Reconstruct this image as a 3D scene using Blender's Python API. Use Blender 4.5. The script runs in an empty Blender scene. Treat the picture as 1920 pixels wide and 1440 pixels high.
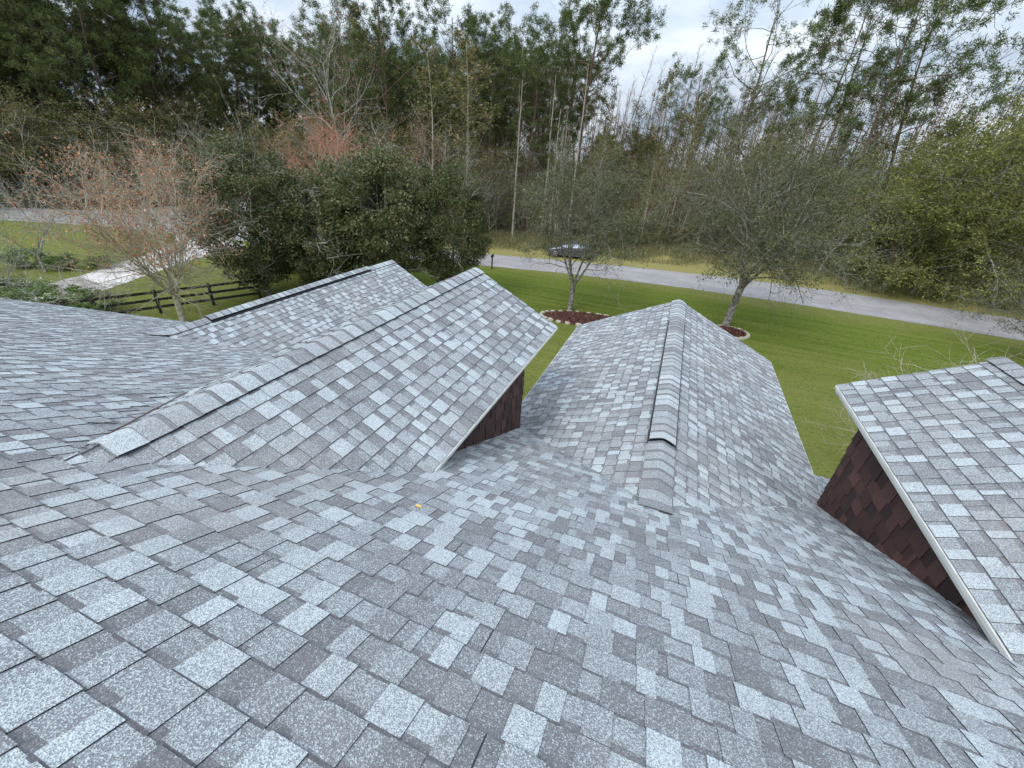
import bpy, bmesh, math, random
import numpy as np
from mathutils import Matrix, Vector

SC = bpy.context.scene
COL = SC.collection
R = math.radians

# ---------------------------------------------------------------- camera
CAMZ = 8.8
cam_d = bpy.data.cameras.new('camera'); cam = bpy.data.objects.new('camera', cam_d); COL.objects.link(cam)
cam_d.sensor_fit = 'HORIZONTAL'; cam_d.sensor_width = 36.0
cam_d.lens = 780.75/1920*36.0
cam_d.clip_start = 0.05; cam_d.clip_end = 3000
CAMROT = (
    (0.9294734030, 0.3638851393, 0.0605540971),
    (-0.2264277814, 0.4331899159, 0.8723972470),
    (0.2912209695, -0.8245811677, 0.4850322101))
# camera right / up / back axes, one per row, in world coordinates
cr = Vector((CAMROT[0][0], CAMROT[0][1], CAMROT[0][2])); cu = Vector((CAMROT[1][0], CAMROT[1][1], CAMROT[1][2])); cb = Vector((CAMROT[2][0], CAMROT[2][1], CAMROT[2][2]))
m = Matrix.Identity(4)
for i in range(3):
    m[i][0] = cr[i]; m[i][1] = cu[i]; m[i][2] = cb[i]; 
m[0][3] = 0; m[1][3] = 0; m[2][3] = CAMZ
cam.matrix_world = m
SC.camera = cam

# ---------------------------------------------------------------- sky and sun (overcast day)
SUN_EL, SUN_AZ = R(48), R(200)
SC.world = bpy.data.worlds.new('World'); W = SC.world; W.use_nodes = True
nt = W.node_tree; nt.nodes.clear()
def wn(t, **k):
    n = nt.nodes.new(t)
    for a, b in k.items(): setattr(n, a, b)
    return n
sky = wn('ShaderNodeTexSky', sky_type='NISHITA', sun_disc=False, sun_elevation=SUN_EL, sun_rotation=SUN_AZ, air_density=1.0, dust_density=3.0, ozone_density=1.0)
tc = wn('ShaderNodeTexCoord'); mp = wn('ShaderNodeMapping'); mp.inputs['Scale'].default_value = (1.2, 1.2, 4.0)
nz = wn('ShaderNodeTexNoise'); nz.inputs['Scale'].default_value = 2.2; nz.inputs['Detail'].default_value = 7; nz.inputs['Roughness'].default_value = .5
cr_ = wn('ShaderNodeValToRGB'); cr_.color_ramp.elements[0].position = .38; cr_.color_ramp.elements[0].color = (7.8, 9.8, 12.6, 1)
cr_.color_ramp.elements[1].position = .66; cr_.color_ramp.elements[1].color = (18.8, 20.2, 21.6, 1)
mx = wn('ShaderNodeMix', data_type='RGBA'); mx.inputs[0].default_value = .86
bg = wn('ShaderNodeBackground'); bg.inputs['Strength'].default_value = .10; out = wn('ShaderNodeOutputWorld')
nt.links.new(tc.outputs['Generated'], mp.inputs[0]); nt.links.new(mp.outputs[0], nz.inputs['Vector']); nt.links.new(nz.outputs[0], cr_.inputs[0])
nt.links.new(sky.outputs[0], mx.inputs[6]); nt.links.new(cr_.outputs[0], mx.inputs[7]); sx = wn('ShaderNodeSeparateXYZ'); nt.links.new(tc.outputs['Generated'], sx.inputs[0])
cl = wn('ShaderNodeMath', operation='MULTIPLY_ADD', use_clamp=True); cl.inputs[1].default_value = .66; cl.inputs[2].default_value = .34; nt.links.new(sx.outputs[2], cl.inputs[0])   # overcast sky: zenith brighter than the horizon
vm = wn('ShaderNodeVectorMath', operation='SCALE'); nt.links.new(mx.outputs[2], vm.inputs[0]); nt.links.new(cl.outputs[0], vm.inputs['Scale']); nt.links.new(vm.outputs[0], bg.inputs[0]); nt.links.new(bg.outputs[0], out.inputs[0])
sd = bpy.data.lights.new('sun', 'SUN'); sd.energy = 1.4; sd.angle = R(20); sd.color = (1, .97, .93)
so = bpy.data.objects.new('sun', sd); COL.objects.link(so)
so.rotation_euler = (math.pi/2-SUN_EL, 0, math.pi-SUN_AZ) 
SC.view_settings.view_transform = 'Standard'; SC.view_settings.look = 'None'; SC.view_settings.gamma = 1
SC.view_settings.exposure = 0.56
SC.render.engine = 'CYCLES'
SC.cycles.max_bounces = 6; SC.cycles.diffuse_bounces = 3; SC.cycles.glossy_bounces = 2; SC.cycles.transmission_bounces = 3

# ---------------------------------------------------------------- helpers
def tag(o, label=None, cat=None, group=None, kind=None):
    if label: o['label'] = label
    if cat: o['category'] = cat
    if group: o['group'] = group
    if kind: o['kind'] = kind
    return o
def link(o, parent=None):
    COL.objects.link(o)
    if parent is not None: o.parent = parent
    return o
def empty(name, loc=(0, 0, 0), rz=0.0, s=1.0):
    o = bpy.data.objects.new(name, None); o.location = loc; o.rotation_euler = (0, 0, rz); o.scale = (s, s, s)
    o.empty_display_size = .2
    return link(o)
def copy_tree(o, parent=None):
    c = o.copy(); COL.objects.link(c)
    if parent is not None: c.parent = parent
    for ch in o.children: copy_tree(ch, c)
    return c
def np_mesh(name, V, F, attr=None, smooth=False):
    """V (n,3); F (m,4) quads, or (m,3) triangles"""
    V = np.asarray(V, np.float32); F = np.asarray(F, np.int32); k = F.shape[1]
    me = bpy.data.meshes.new(name)
    me.vertices.add(len(V)); me.vertices.foreach_set('co', V.ravel())
    me.loops.add(F.size); me.loops.foreach_set('vertex_index', F.ravel())
    me.polygons.add(len(F)); me.polygons.foreach_set('loop_start', np.arange(0, F.size, k, dtype=np.int32))
    me.polygons.foreach_set('loop_total', np.full(len(F), k, np.int32))
    if smooth: me.polygons.foreach_set('use_smooth', np.ones(len(F), bool))
    me.update(calc_edges=True)
    if attr:
        for an, av in attr.items():
            a = me.attributes.new(an, 'FLOAT', 'FACE'); a.data.foreach_set('value', np.asarray(av, np.float32))
    return me
def obj(name, me, mat, parent=None):
    o = bpy.data.objects.new(name, me); me.materials.append(mat) if not me.materials else None
    return link(o, parent)
class MB:
    """collects polygons with an attribute, links them as one mesh object"""
    def __init__(s): s.v = []; s.f = []; s.a = []
    def quad(s, a, b, c, d, t=0.5):
        n = len(s.v); s.v += [tuple(a), tuple(b), tuple(c), tuple(d)]; s.f.append((n, n+1, n+2, n+3)); s.a.append(t)
    def poly(s, P, t=0.5):
        n = len(s.v); s.v += [tuple(p) for p in P]; s.f.append(tuple(range(n, n+len(P)))); s.a.append(t)
    def box(s, x0, x1, y0, y1, z0, z1, t=.5):
        p = [(x, y, z) for z in (z0, z1) for y in (y0, y1) for x in (x0, x1)]
        for q in ((0, 2, 3, 1), (4, 5, 7, 6), (0, 1, 5, 4), (2, 6, 7, 3), (0, 4, 6, 2), (1, 3, 7, 5)): s.quad(*[p[i] for i in q], t)
    def hexa(s, p, t=.5):   # 8 corners: bottom 4 (ccw), top 4
        for q in ((3, 2, 1, 0), (4, 5, 6, 7), (0, 1, 5, 4), (1, 2, 6, 5), (2, 3, 7, 6), (3, 0, 4, 7)): s.quad(*[p[i] for i in q], t)
    def bar(s, A, B, w, h, t=.5):  # bar of section w x h between two points
        A = Vector(A); B = Vector(B); d = (B-A).normalized(); side = d.cross(Vector((0, 0, 1)))
        if side.length < 1e-4: side = Vector((1, 0, 0))
        side.normalize(); u = side.cross(d).normalized()
        c = []
        for P in (A, B):
            c.append([P-side*w/2-u*h/2, P+side*w/2-u*h/2, P+side*w/2+u*h/2, P-side*w/2+u*h/2])
        s.quad(*c[0][::-1], t); s.quad(*c[1], t)
        for i in range(4): j = (i+1) % 4; s.quad(c[0][i], c[0][j], c[1][j], c[1][i], t)
    def tube(s, pts, rad, k=8, t=.5, cap=True):
        rings = []
        for i, P in enumerate(pts):
            P = Vector(P); d = (Vector(pts[min(i+1, len(pts)-1)])-Vector(pts[max(i-1, 0)])).normalized()
            a = d.cross(Vector((0, 0, 1))) if abs(d.z) < .9 else d.cross(Vector((1, 0, 0)))
            a.normalize(); b = d.cross(a); r = rad[i] if hasattr(rad, '__len__') else rad
            rings.append([P+(a*math.cos(q)+b*math.sin(q))*r for q in [2*math.pi*j/k for j in range(k)]])
        for A, B in zip(rings[:-1], rings[1:]):
            for i in range(k): j = (i+1) % k; s.quad(A[i], B[i], B[j], A[j], t)
        if cap: s.poly(rings[0], t); s.poly(rings[-1][::-1], t)
    def build(s, name, mat, parent=None, smooth=False, merge=False, bevel=0):
        me = bpy.data.meshes.new(name); me.from_pydata(s.v, [], s.f); 
        a = me.attributes.new('tone', 'FLOAT', 'FACE'); a.data.foreach_set('value', np.asarray(s.a, np.float32))
        if merge:
            bm = bmesh.new(); bm.from_mesh(me); bmesh.ops.remove_doubles(bm, verts=bm.verts, dist=1e-5); bmesh.ops.recalc_face_normals(bm, faces=bm.faces)
            bm.to_mesh(me); bm.free()
        if smooth: me.polygons.foreach_set('use_smooth', [True]*len(me.polygons))
        me.update()
        o = obj(name, me, mat, parent)
        if bevel:
            b = o.modifiers.new('b', 'BEVEL'); b.width = bevel; b.segments = 2; b.limit_method = 'ANGLE'
        return o

# ---------------------------------------------------------------- materials
def mat(name):
    mt = bpy.data.materials.new(name); mt.use_nodes = True; t = mt.node_tree; t.nodes.clear()
    o = t.nodes.new('ShaderNodeOutputMaterial'); p = t.nodes.new('ShaderNodeBsdfPrincipled'); t.links.new(p.outputs[0], o.inputs[0])
    return mt, t, p
def N(t, ty, ins=None, **k):
    n = t.nodes.new(ty)
    for a, b in k.items(): setattr(n, a, b)
    for a, b in (ins or {}).items():
        if hasattr(b, 'is_output') or isinstance(b, bpy.types.NodeSocket): t.links.new(b, n.inputs[a])
        else: n.inputs[a].default_value = b
    return n
def ramp(t, fac, stops, interp='LINEAR'):
    n = t.nodes.new('ShaderNodeValToRGB'); n.color_ramp.interpolation = interp; e = n.color_ramp.elements
    while len(e) < len(stops): e.new(.5)
    for i, (p, c) in enumerate(stops): e[i].position = p; e[i].color = (*c, 1)
    t.links.new(fac, n.inputs[0]); return n.outputs[0]
def mixc(t, f, a, b, mode='MIX'):
    n = t.nodes.new('ShaderNodeMix'); n.data_type = 'RGBA'; n.blend_type = mode
    for i, v in ((0, f), (6, a), (7, b)):
        if isinstance(v, bpy.types.NodeSocket): t.links.new(v, n.inputs[i])
        elif i == 0: n.inputs[0].default_value = v
        else: n.inputs[i].default_value = (*v, 1)
    return n.outputs[2]
def mathn(t, op, a, b=None, c=None, clamp=False):
    n = t.nodes.new('ShaderNodeMath'); n.operation = op; n.use_clamp = clamp
    for i, v in enumerate((a, b, c)):
        if v is None: continue
        if isinstance(v, bpy.types.NodeSocket): t.links.new(v, n.inputs[i])
        else: n.inputs[i].default_value = v
    return n.outputs[0]
def noise(t, vec, scale, detail=3, rough=.5, out=0):
    n = t.nodes.new('ShaderNodeTexNoise'); n.inputs['Scale'].default_value = scale; n.inputs['Detail'].default_value = detail; n.inputs['Roughness'].default_value = rough
    t.links.new(vec, n.inputs['Vector']); return n.outputs[out]
def coords(t): return t.nodes.new('ShaderNodeTexCoord').outputs['Object']
def simple(name, col, rough=.6, var=.15, scale=8, metal=0, bump=0, spec=.5):
    mt, t, p = mat(name); c = coords(t); n = noise(t, c, scale, 4)
    a = tuple(x*(1-var) for x in col); b = tuple(min(1, x*(1+var)) for x in col)
    t.links.new(ramp(t, n, [(.3, a), (.7, b)]), p.inputs['Base Color'])
    p.inputs['Roughness'].default_value = rough; p.inputs['Metallic'].default_value = metal; p.inputs['Specular IOR Level'].default_value = spec
    if bump:
        b_ = N(t, 'ShaderNodeBump', {'Height': noise(t, c, scale*6, 3), 'Strength': bump, 'Distance': .01}); t.links.new(b_.outputs[0], p.inputs['Normal'])
    return mt

def shingle_mat(name, tint=(1, 1, 1)):
    mt, t, p = mat(name); c = coords(t)
    at = N(t, 'ShaderNodeAttribute', attribute_name='tone').outputs['Fac']
    # granule mix: fraction of light granules follows the blend of that tab
    g = N(t, 'ShaderNodeTexVoronoi', {'Scale': 300.0}); t.links.new(c, g.inputs['Vector'])
    gv = N(t, 'ShaderNodeSeparateColor'); t.links.new(g.outputs['Color'], gv.inputs[0])
    gn = noise(t, c, 60, 3, .7)
    gm = mathn(t, 'ADD', gv.outputs[0], mathn(t, 'MULTIPLY_ADD', gn, .8, -.4))
    blotch = noise(t, c, 2.2, 4, .6)
    tt = mathn(t, 'ADD', at, mathn(t, 'MULTIPLY_ADD', blotch, .44, -.22))
    thr = mathn(t, 'MULTIPLY_ADD', tt, .48, .27)        # share of light granules
    f = mathn(t, 'MULTIPLY', mathn(t, 'SUBTRACT', thr, gm), 3.6, clamp=True)
    f = mathn(t, 'ADD', mathn(t, 'MULTIPLY', f, .62), mathn(t, 'MULTIPLY', tt, .30), clamp=True)
    dark = mixc(t, gv.outputs[1], tuple(x*y for x, y in zip((.112, .113, .121), tint)), tuple(x*y for x, y in zip((.195, .193, .204), tint)))
    light = mixc(t, gv.outputs[2], tuple(x*y for x, y in zip((.40, .45, .47), tint)), tuple(x*y for x, y in zip((.62, .685, .71), tint)))
    col = mixc(t, f, dark, light)
    w = noise(t, c, .9, 3, .6)                            # faint warm weathering
    col = mixc(t, ramp(t, w, [(.5, (0, 0, 0)), (.75, (.35, .35, .35))]), col, (.30, .27, .25), 'MIX')
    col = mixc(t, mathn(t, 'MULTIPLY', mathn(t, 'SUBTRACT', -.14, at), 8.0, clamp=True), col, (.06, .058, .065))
    # cut edges (tone -1) are asphalt black
    e = mathn(t, 'LESS_THAN', at, -.5)
    col = mixc(t, e, col, (.030, .030, .033))
    t.links.new(col, p.inputs['Base Color']); p.inputs['Roughness'].default_value = .93; p.inputs['Specular IOR Level'].default_value = .35
    b = N(t, 'ShaderNodeBump', {'Height': mathn(t, 'ADD', g.outputs['Distance'], gn), 'Strength': .5, 'Distance': .004}); t.links.new(b.outputs[0], p.inputs['Normal'])
    return mt
M_SH = shingle_mat('shingle_granules')

def siding_mat():
    mt, t, p = mat('stained_cedar'); c = coords(t); at = N(t, 'ShaderNodeAttribute', attribute_name='tone').outputs['Fac']
    mp_ = N(t, 'ShaderNodeMapping', {'Scale': (30, 30, 3)}); t.links.new(c, mp_.inputs[0])
    n = noise(t, mp_.outputs[0], 3, 5, .7); tt = mathn(t, 'MULTIPLY_ADD', n, .6, mathn(t, 'MULTIPLY_ADD', at, .5, -.06))
    col = ramp(t, tt, [(.15, (.018, .008, .007)), (.5, (.048, .019, .014)), (.9, (.11, .048, .036))])
    sp = noise(t, c, 9, 3, .6); col = mixc(t, ramp(t, sp, [(.70, (0, 0, 0)), (.76, (.6, .6, .6))]), col, (.16, .12, .10))
    t.links.new(col, p.inputs['Base Color']); p.inputs['Roughness'].default_value = .75
    b = N(t, 'ShaderNodeBump', {'Height': n, 'Strength': .6, 'Distance': .004}); t.links.new(b.outputs[0], p.inputs['Normal'])
    return mt
M_SIDE = siding_mat()
M_TRIM = simple('cream_trim', (.60, .60, .56), .5, .08, 5)
M_DECK = simple('roof_deck_edge', (.10, .10, .105), .8, .2, 10)
M_BLACKP = simple('black_plastic', (.012, .012, .013), .5, .2, 20)
M_WALL = simple('cream_stucco', (.5, .46, .38), .85, .1, 3, bump=.3)
M_GLASS = simple('window_glass', (.03, .04, .05), .08, .1, 1)
M_FENCE = simple('black_fence_paint', (.012, .012, .012), .55, .3, 9, bump=.2)
M_RUST = simple('rusty_valley_metal', (.11, .055, .035), .8, .4, 30, bump=.3)

def bark_mat(name, a, b, lichen=None, scale=1.0):
    mt, t, p = mat(name); c = coords(t); mp_ = N(t, 'ShaderNodeMapping', {'Scale': (6*scale, 6*scale, 1.6*scale)}); t.links.new(c, mp_.inputs[0])
    n = noise(t, mp_.outputs[0], 3, 5, .65); col = ramp(t, n, [(.3, a), (.7, b)])
    if lichen: col = mixc(t, ramp(t, noise(t, c, 5*scale, 3, .6), [(.46, (0, 0, 0)), (.54, (.9, .9, .9))]), col, lichen)
    t.links.new(col, p.inputs['Base Color']); p.inputs['Roughness'].default_value = .9
    bb = N(t, 'ShaderNodeBump', {'Height': n, 'Strength': .7, 'Distance': .03}); t.links.new(bb.outputs[0], p.inputs['Normal'])
    return mt
M_BARK_PINE = bark_mat('pine_bark', (.065, .045, .034), (.19, .13, .095))
M_BARK_GREY = bark_mat('grey_bark', (.10, .09, .075), (.26, .235, .20), (.36, .37, .32))
M_BARK_PALE = bark_mat('pale_thin_bark', (.26, .22, .17), (.50, .45, .37))
M_BARK_OAK = bark_mat('oak_bark', (.06, .050, .040), (.17, .145, .115), (.29, .29, .245))
M_BARK_MYRTLE = bark_mat('tan_bark', (.22, .16, .11), (.42, .33, .24), (.42, .42, .33))
M_TWIG_RUSSET = bark_mat('russet_twigs', (.34, .14, .08), (.58, .30, .19))
M_TWIG_PINK = bark_mat('reddish_twigs', (.12, .072, .052), (.27, .175, .135))

def leaf_mat(name, stops, trans=.2, rough=.8, spec=.08):
    mt = bpy.data.materials.new(name); mt.use_nodes = True; t = mt.node_tree; t.nodes.clear()
    o = t.nodes.new('ShaderNodeOutputMaterial'); p = t.nodes.new('ShaderNodeBsdfPrincipled'); tr = t.nodes.new('ShaderNodeBsdfTranslucent'); ms = t.nodes.new('ShaderNodeMixShader')
    g = t.nodes.new('ShaderNodeNewGeometry'); c = coords(t)
    oi = t.nodes.new('ShaderNodeObjectInfo')
    f = mathn(t, 'MULTIPLY_ADD', g.outputs['Random Per Island'], .75, mathn(t, 'MULTIPLY_ADD', noise(t, c, .9, 3, .6), .9, -.32))
    f = mathn(t, 'ADD', f, mathn(t, 'MULTIPLY_ADD', oi.outputs['Random'], .24, -.12))
    col = ramp(t, f, stops)
    t.links.new(col, p.inputs['Base Color']); t.links.new(mixc(t, .5, col, col, 'ADD'), tr.inputs[0])
    p.inputs['Roughness'].default_value = rough; p.inputs['Specular IOR Level'].default_value = spec
    ms.inputs[0].default_value = trans; t.links.new(p.outputs[0], ms.inputs[1]); t.links.new(tr.outputs[0], ms.inputs[2]); t.links.new(ms.outputs[0], o.inputs[0])
    return mt
L_PINE = leaf_mat('pine_needles', [(0, (.045, .062, .022)), (.5, (.10, .135, .048)), (1, (.20, .23, .085))])
L_OAK = leaf_mat('oak_leaves', [(0, (.05, .058, .026)), (.5, (.12, .135, .062)), (1, (.24, .245, .15))])
L_HOLLY = leaf_mat('glossy_dark_leaves', [(0, (.035, .045, .018)), (.5, (.085, .105, .042)), (.85, (.16, .175, .075)), (1, (.27, .23, .13))], trans=.2, rough=.5, spec=.22)
L_WOODS = leaf_mat('woodland_leaves', [(0, (.055, .058, .022)), (.45, (.135, .135, .05)), (.75, (.22, .19, .085)), (1, (.32, .22, .12))])
L_BROWN = leaf_mat('withered_leaves', [(0, (.12, .08, .05)), (.5, (.24, .165, .11)), (1, (.36, .27, .18))])
L_YELGREEN = leaf_mat('olive_leaves', [(0, (.065, .075, .02)), (.5, (.155, .17, .048)), (1, (.27, .26, .085))])
L_ORANGE = leaf_mat('orange_leaves', [(0, (.26, .08, .04)), (.5, (.46, .18, .09)), (1, (.58, .36, .22))])
L_RED = leaf_mat('red_brown_leaves', [(0, (.20, .075, .045)), (.5, (.38, .17, .105)), (1, (.50, .28, .19))])
L_SHRUB = leaf_mat('shrub_leaves', [(0, (.05, .08, .025)), (.5, (.11, .17, .05)), (.8, (.20, .26, .10)), (1, (.45, .45, .36))])
L_GRASS = leaf_mat('dry_grass', [(0, (.10, .12, .045)), (.5, (.23, .215, .105)), (1, (.38, .30, .17))])

# ---------------------------------------------------------------- ground
def poly_sheet(name, pts, z, mt, jitter=0, seed=0, sub=1.0, thick=0):
    """flat irregular sheet; its outline is resampled and roughened"""
    rnd = random.Random(seed); P = []
    n = len(pts)
    for i in range(n):
        a = Vector((*pts[i], 0)); b = Vector((*pts[(i+1) % n], 0)); L = (b-a).length; k = max(1, int(L/sub))
        for j in range(k):
            q = a.lerp(b, j/k); P.append((q.x+rnd.uniform(-1, 1)*jitter, q.y+rnd.uniform(-1, 1)*jitter, z))
    me = bpy.data.meshes.new(name); bm = bmesh.new(); vs = [bm.verts.new(p) for p in P]; f = bm.faces.new(vs)
    if f.normal.z < 0: f.normal_flip()
    bmesh.ops.triangulate(bm, faces=bm.faces[:]); bm.normal_update()
    bm.to_mesh(me); bm.free()
    o = obj(name, me, mt); return o

def ground_mat():
    mt, t, p = mat('lawn_and_forest_floor'); c = coords(t); s = N(t, 'ShaderNodeSeparateXYZ'); t.links.new(c, s.inputs[0]); X, Y = s.outputs[0], s.outputs[1]
    n1 = noise(t, c, .16, 4, .6); n2 = noise(t, c, .9, 4, .65); n3 = noise(t, c, 9, 4, .7); n4 = noise(t, c, 45, 3, .7)
    fine = mathn(t, 'ADD', mathn(t, 'MULTIPLY', n3, .5), mathn(t, 'MULTIPLY', n4, .5))
    mpn = N(t, 'ShaderNodeMapping', {'Scale': (.05, 1.1, 1)}); t.links.new(c, mpn.inputs[0]); stripe = noise(t, mpn.outputs[0], 1.6, 3, .55)
    lush = ramp(t, mathn(t, 'MULTIPLY_ADD', stripe, .52, mathn(t, 'MULTIPLY', fine, .52)), [(.30, (.055, .090, .010)), (.50, (.115, .160, .020)), (.72, (.21, .235, .055))])
    dry = ramp(t, fine, [(.3, (.10, .115, .03)), (.5, (.20, .20, .065)), (.7, (.34, .30, .13))])
    # dry lawn near the house and along the road edge, lush in between
    d1 = mathn(t, 'MULTIPLY', mathn(t, 'SUBTRACT', 27.5, Y), .16, clamp=True)          # towards house
    d2 = mathn(t, 'MULTIPLY', mathn(t, 'SUBTRACT', mathn(t, 'ADD', Y, mathn(t, 'MULTIPLY', mathn(t, 'MINIMUM', X, 0.0), -.10)), 32.9), .30, clamp=True)   # road side
    dd = mathn(t, 'ADD', mathn(t, 'MULTIPLY', d1, .50), mathn(t, 'MULTIPLY', d2, .85))
    dd = mathn(t, 'ADD', dd, mathn(t, 'MULTIPLY_ADD', mathn(t, 'ADD', n1, n2), .9, -.95), clamp=True)
    dd = mathn(t, 'MINIMUM', dd, mathn(t, 'MULTIPLY_ADD', fine, 1.2, .25))
    col = mixc(t, dd, lush, dry)
    tuft = noise(t, c, 2.6, 5, .75); col = mixc(t, ramp(t, tuft, [(.50, (0, 0, 0)), (.66, (.75, .75, .75))]), col, (.19, .19, .06))
    tuft2 = noise(t, c, 5.5, 4, .8); col = mixc(t, ramp(t, tuft2, [(.36, (.7, .7, .7)), (.47, (0, 0, 0))]), col, (.045, .075, .012))
    fl = N(t, 'ShaderNodeTexVoronoi', {'Scale': 2.3, 'Randomness': 1.0}); t.links.new(c, fl.inputs['Vector'])          # scattered dead leaves
    col = mixc(t, mathn(t, 'MULTIPLY', mathn(t, 'LESS_THAN', fl.outputs['Distance'], .10), mathn(t, 'GREATER_THAN', n2, .53)), col, (.30, .20, .11))
    vy = mathn(t, 'MULTIPLY', mathn(t, 'GREATER_THAN', mathn(t, 'ADD', Y, mathn(t, 'MULTIPLY', mathn(t, 'MINIMUM', X, 0.0), -.22)), 41.0), mathn(t, 'GREATER_THAN', Y, 36.0))
    col = mixc(t, mathn(t, 'MULTIPLY', vy, .8), col, ramp(t, fine, [(.3, (.16, .15, .05)), (.55, (.33, .29, .115)), (.75, (.46, .38, .19))]))
    litter = ramp(t, fine, [(.3, (.045, .032, .02)), (.5, (.11, .075, .048)), (.72, (.22, .15, .10))])
    wood = mathn(t, 'ADD', mathn(t, 'MULTIPLY', mathn(t, 'SUBTRACT', mathn(t, 'ADD', Y, mathn(t, 'MULTIPLY', mathn(t, 'MINIMUM', X, 0.0), -.28)), 50.5), .22), mathn(t, 'MULTIPLY_ADD', n2, 1.6, -.8), clamp=True)
    wood = mathn(t, 'MULTIPLY', wood, mathn(t, 'GREATER_THAN', Y, 36.0))
    col = mixc(t, wood, col, litter)
    t.links.new(col, p.inputs['Base Color']); p.inputs['Roughness'].default_value = .95; p.inputs['Specular IOR Level'].default_value = .1
    b = N(t, 'ShaderNodeBump', {'Height': mathn(t, 'ADD', n3, n4), 'Strength': .9, 'Distance': .06}); t.links.new(b.outputs[0], p.inputs['Normal'])
    return mt
# ground as one gently rolling grid
gx = np.concatenate([np.linspace(-700, -100, 9)[:-1], np.linspace(-100, 80, 91), np.linspace(80, 700, 9)[1:]])
gy = np.concatenate([np.linspace(-300, -10, 6)[:-1], np.linspace(-10, 90, 71), np.linspace(90, 900, 10)[1:]])
XX, YY = np.meshgrid(gx, gy)
def gz(x, y):     # shallow swale between lawn and road; flat where the road and drive lie
    s = -0.05*np.exp(-((y-(29.0+0.03*np.minimum(x, 0)))/1.3)**2)*np.clip((x+22)/6, 0, 1)
    return s
ZZ = gz(XX, YY)
nv = XX.shape; idx = np.arange(XX.size).reshape(nv)
Fq = np.stack([idx[:-1, :-1], idx[:-1, 1:], idx[1:, 1:], idx[1:, :-1]], -1).reshape(-1, 4)
g = obj('ground', np_mesh('ground', np.stack([XX, YY, ZZ], -1).reshape(-1, 3), Fq, smooth=True), ground_mat()); tag(g, kind='structure')

def asphalt_mat(name, a, b, warm):
    mt, t, p = mat(name); c = coords(t); n = noise(t, c, .5, 5, .6); n2 = noise(t, c, 25, 3, .7)
    mp_ = N(t, 'ShaderNodeMapping', {'Scale': (.06, .9, 1)}); t.links.new(c, mp_.inputs[0]); tr = noise(t, mp_.outputs[0], 1.5, 3, .5)
    f = mathn(t, 'ADD', mathn(t, 'MULTIPLY', n, .4), mathn(t, 'ADD', mathn(t, 'MULTIPLY', n2, .25), mathn(t, 'MULTIPLY', tr, .35)))
    col = ramp(t, f, [(.35, a), (.65, b)])
    col = mixc(t, ramp(t, noise(t, c, 1.6, 5, .7), [(.56, (0, 0, 0)), (.68, (.55, .55, .55))]), col, warm)
    cr1 = N(t, 'ShaderNodeTexVoronoi', {'Scale': .35}, feature='DISTANCE_TO_EDGE')
    wv = N(t, 'ShaderNodeVectorMath', operation='ADD'); t.links.new(c, wv.inputs[0]); t.links.new(noise(t, c, 1.2, 3, .6, 1), wv.inputs[1]); t.links.new(wv.outputs[0], cr1.inputs['Vector'])
    col = mixc(t, ramp(t, cr1.outputs[0], [(.0, (.55, .55, .55)), (.012, (0, 0, 0))]), col, (.05, .05, .05))
    t.links.new(col, p.inputs['Base Color']); p.inputs['Roughness'].default_value = .9
    bb = N(t, 'ShaderNodeBump', {'Height': n2, 'Strength': .4, 'Distance': .01}); t.links.new(bb.outputs[0], p.inputs['Normal'])
    return mt
near = [(-95, 9), (-78, 18), (-62, 22.4), (-52, 26.2), (-45.5, 27.6), (-30, 30.3), (-15, 33.7), (-8, 35.4), (0, 36.5), (8, 36.8), (18, 36.5), (30, 35.6), (50, 33.5), (90, 27)]
far = [(90, 34), (50, 40.2), (32, 41.9), (22, 42.8), (13, 43.3), (5, 42.9), (-3, 41.6), (-10, 39.9), (-17, 38.1), (-28, 36.2), (-45, 35), (-52, 38), (-56, 47), (-62, 60), (-69, 58), (-62.5, 42), (-62, 35), (-64, 30.5), (-71, 26.5), (-80, 25), (-98, 17)]
o = poly_sheet('road', near+far, .012, asphalt_mat('worn_asphalt', (.205, .20, .20), (.335, .325, .325), (.40, .385, .36)), .07, 3, .8); tag(o, kind='structure')
o = poly_sheet('driveway', [(-46, 28.0), (-42.6, 28.6), (-36.3, 27.9), (-34.7, 21.5), (-31.6, 14.2), (-29.5, 8), (-33.5, 7), (-35.6, 14.6), (-38.6, 20.5), (-41.3, 25.0)], .008,
               simple('pale_concrete', (.52, .49, .465), .85, .3, .9, bump=.2), .03, 5, .8); tag(o, kind='structure')
o = poly_sheet('gravel_path', [(-36.0, 15.2), (-31.8, 14.6), (-29.6, 8.2), (-30, 4), (-35, 4), (-34.2, 9)], .014, simple('grey_gravel', (.30, .275, .26), .95, .35, 12, bump=.6), .15, 6, .5); tag(o, kind='structure')

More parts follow.
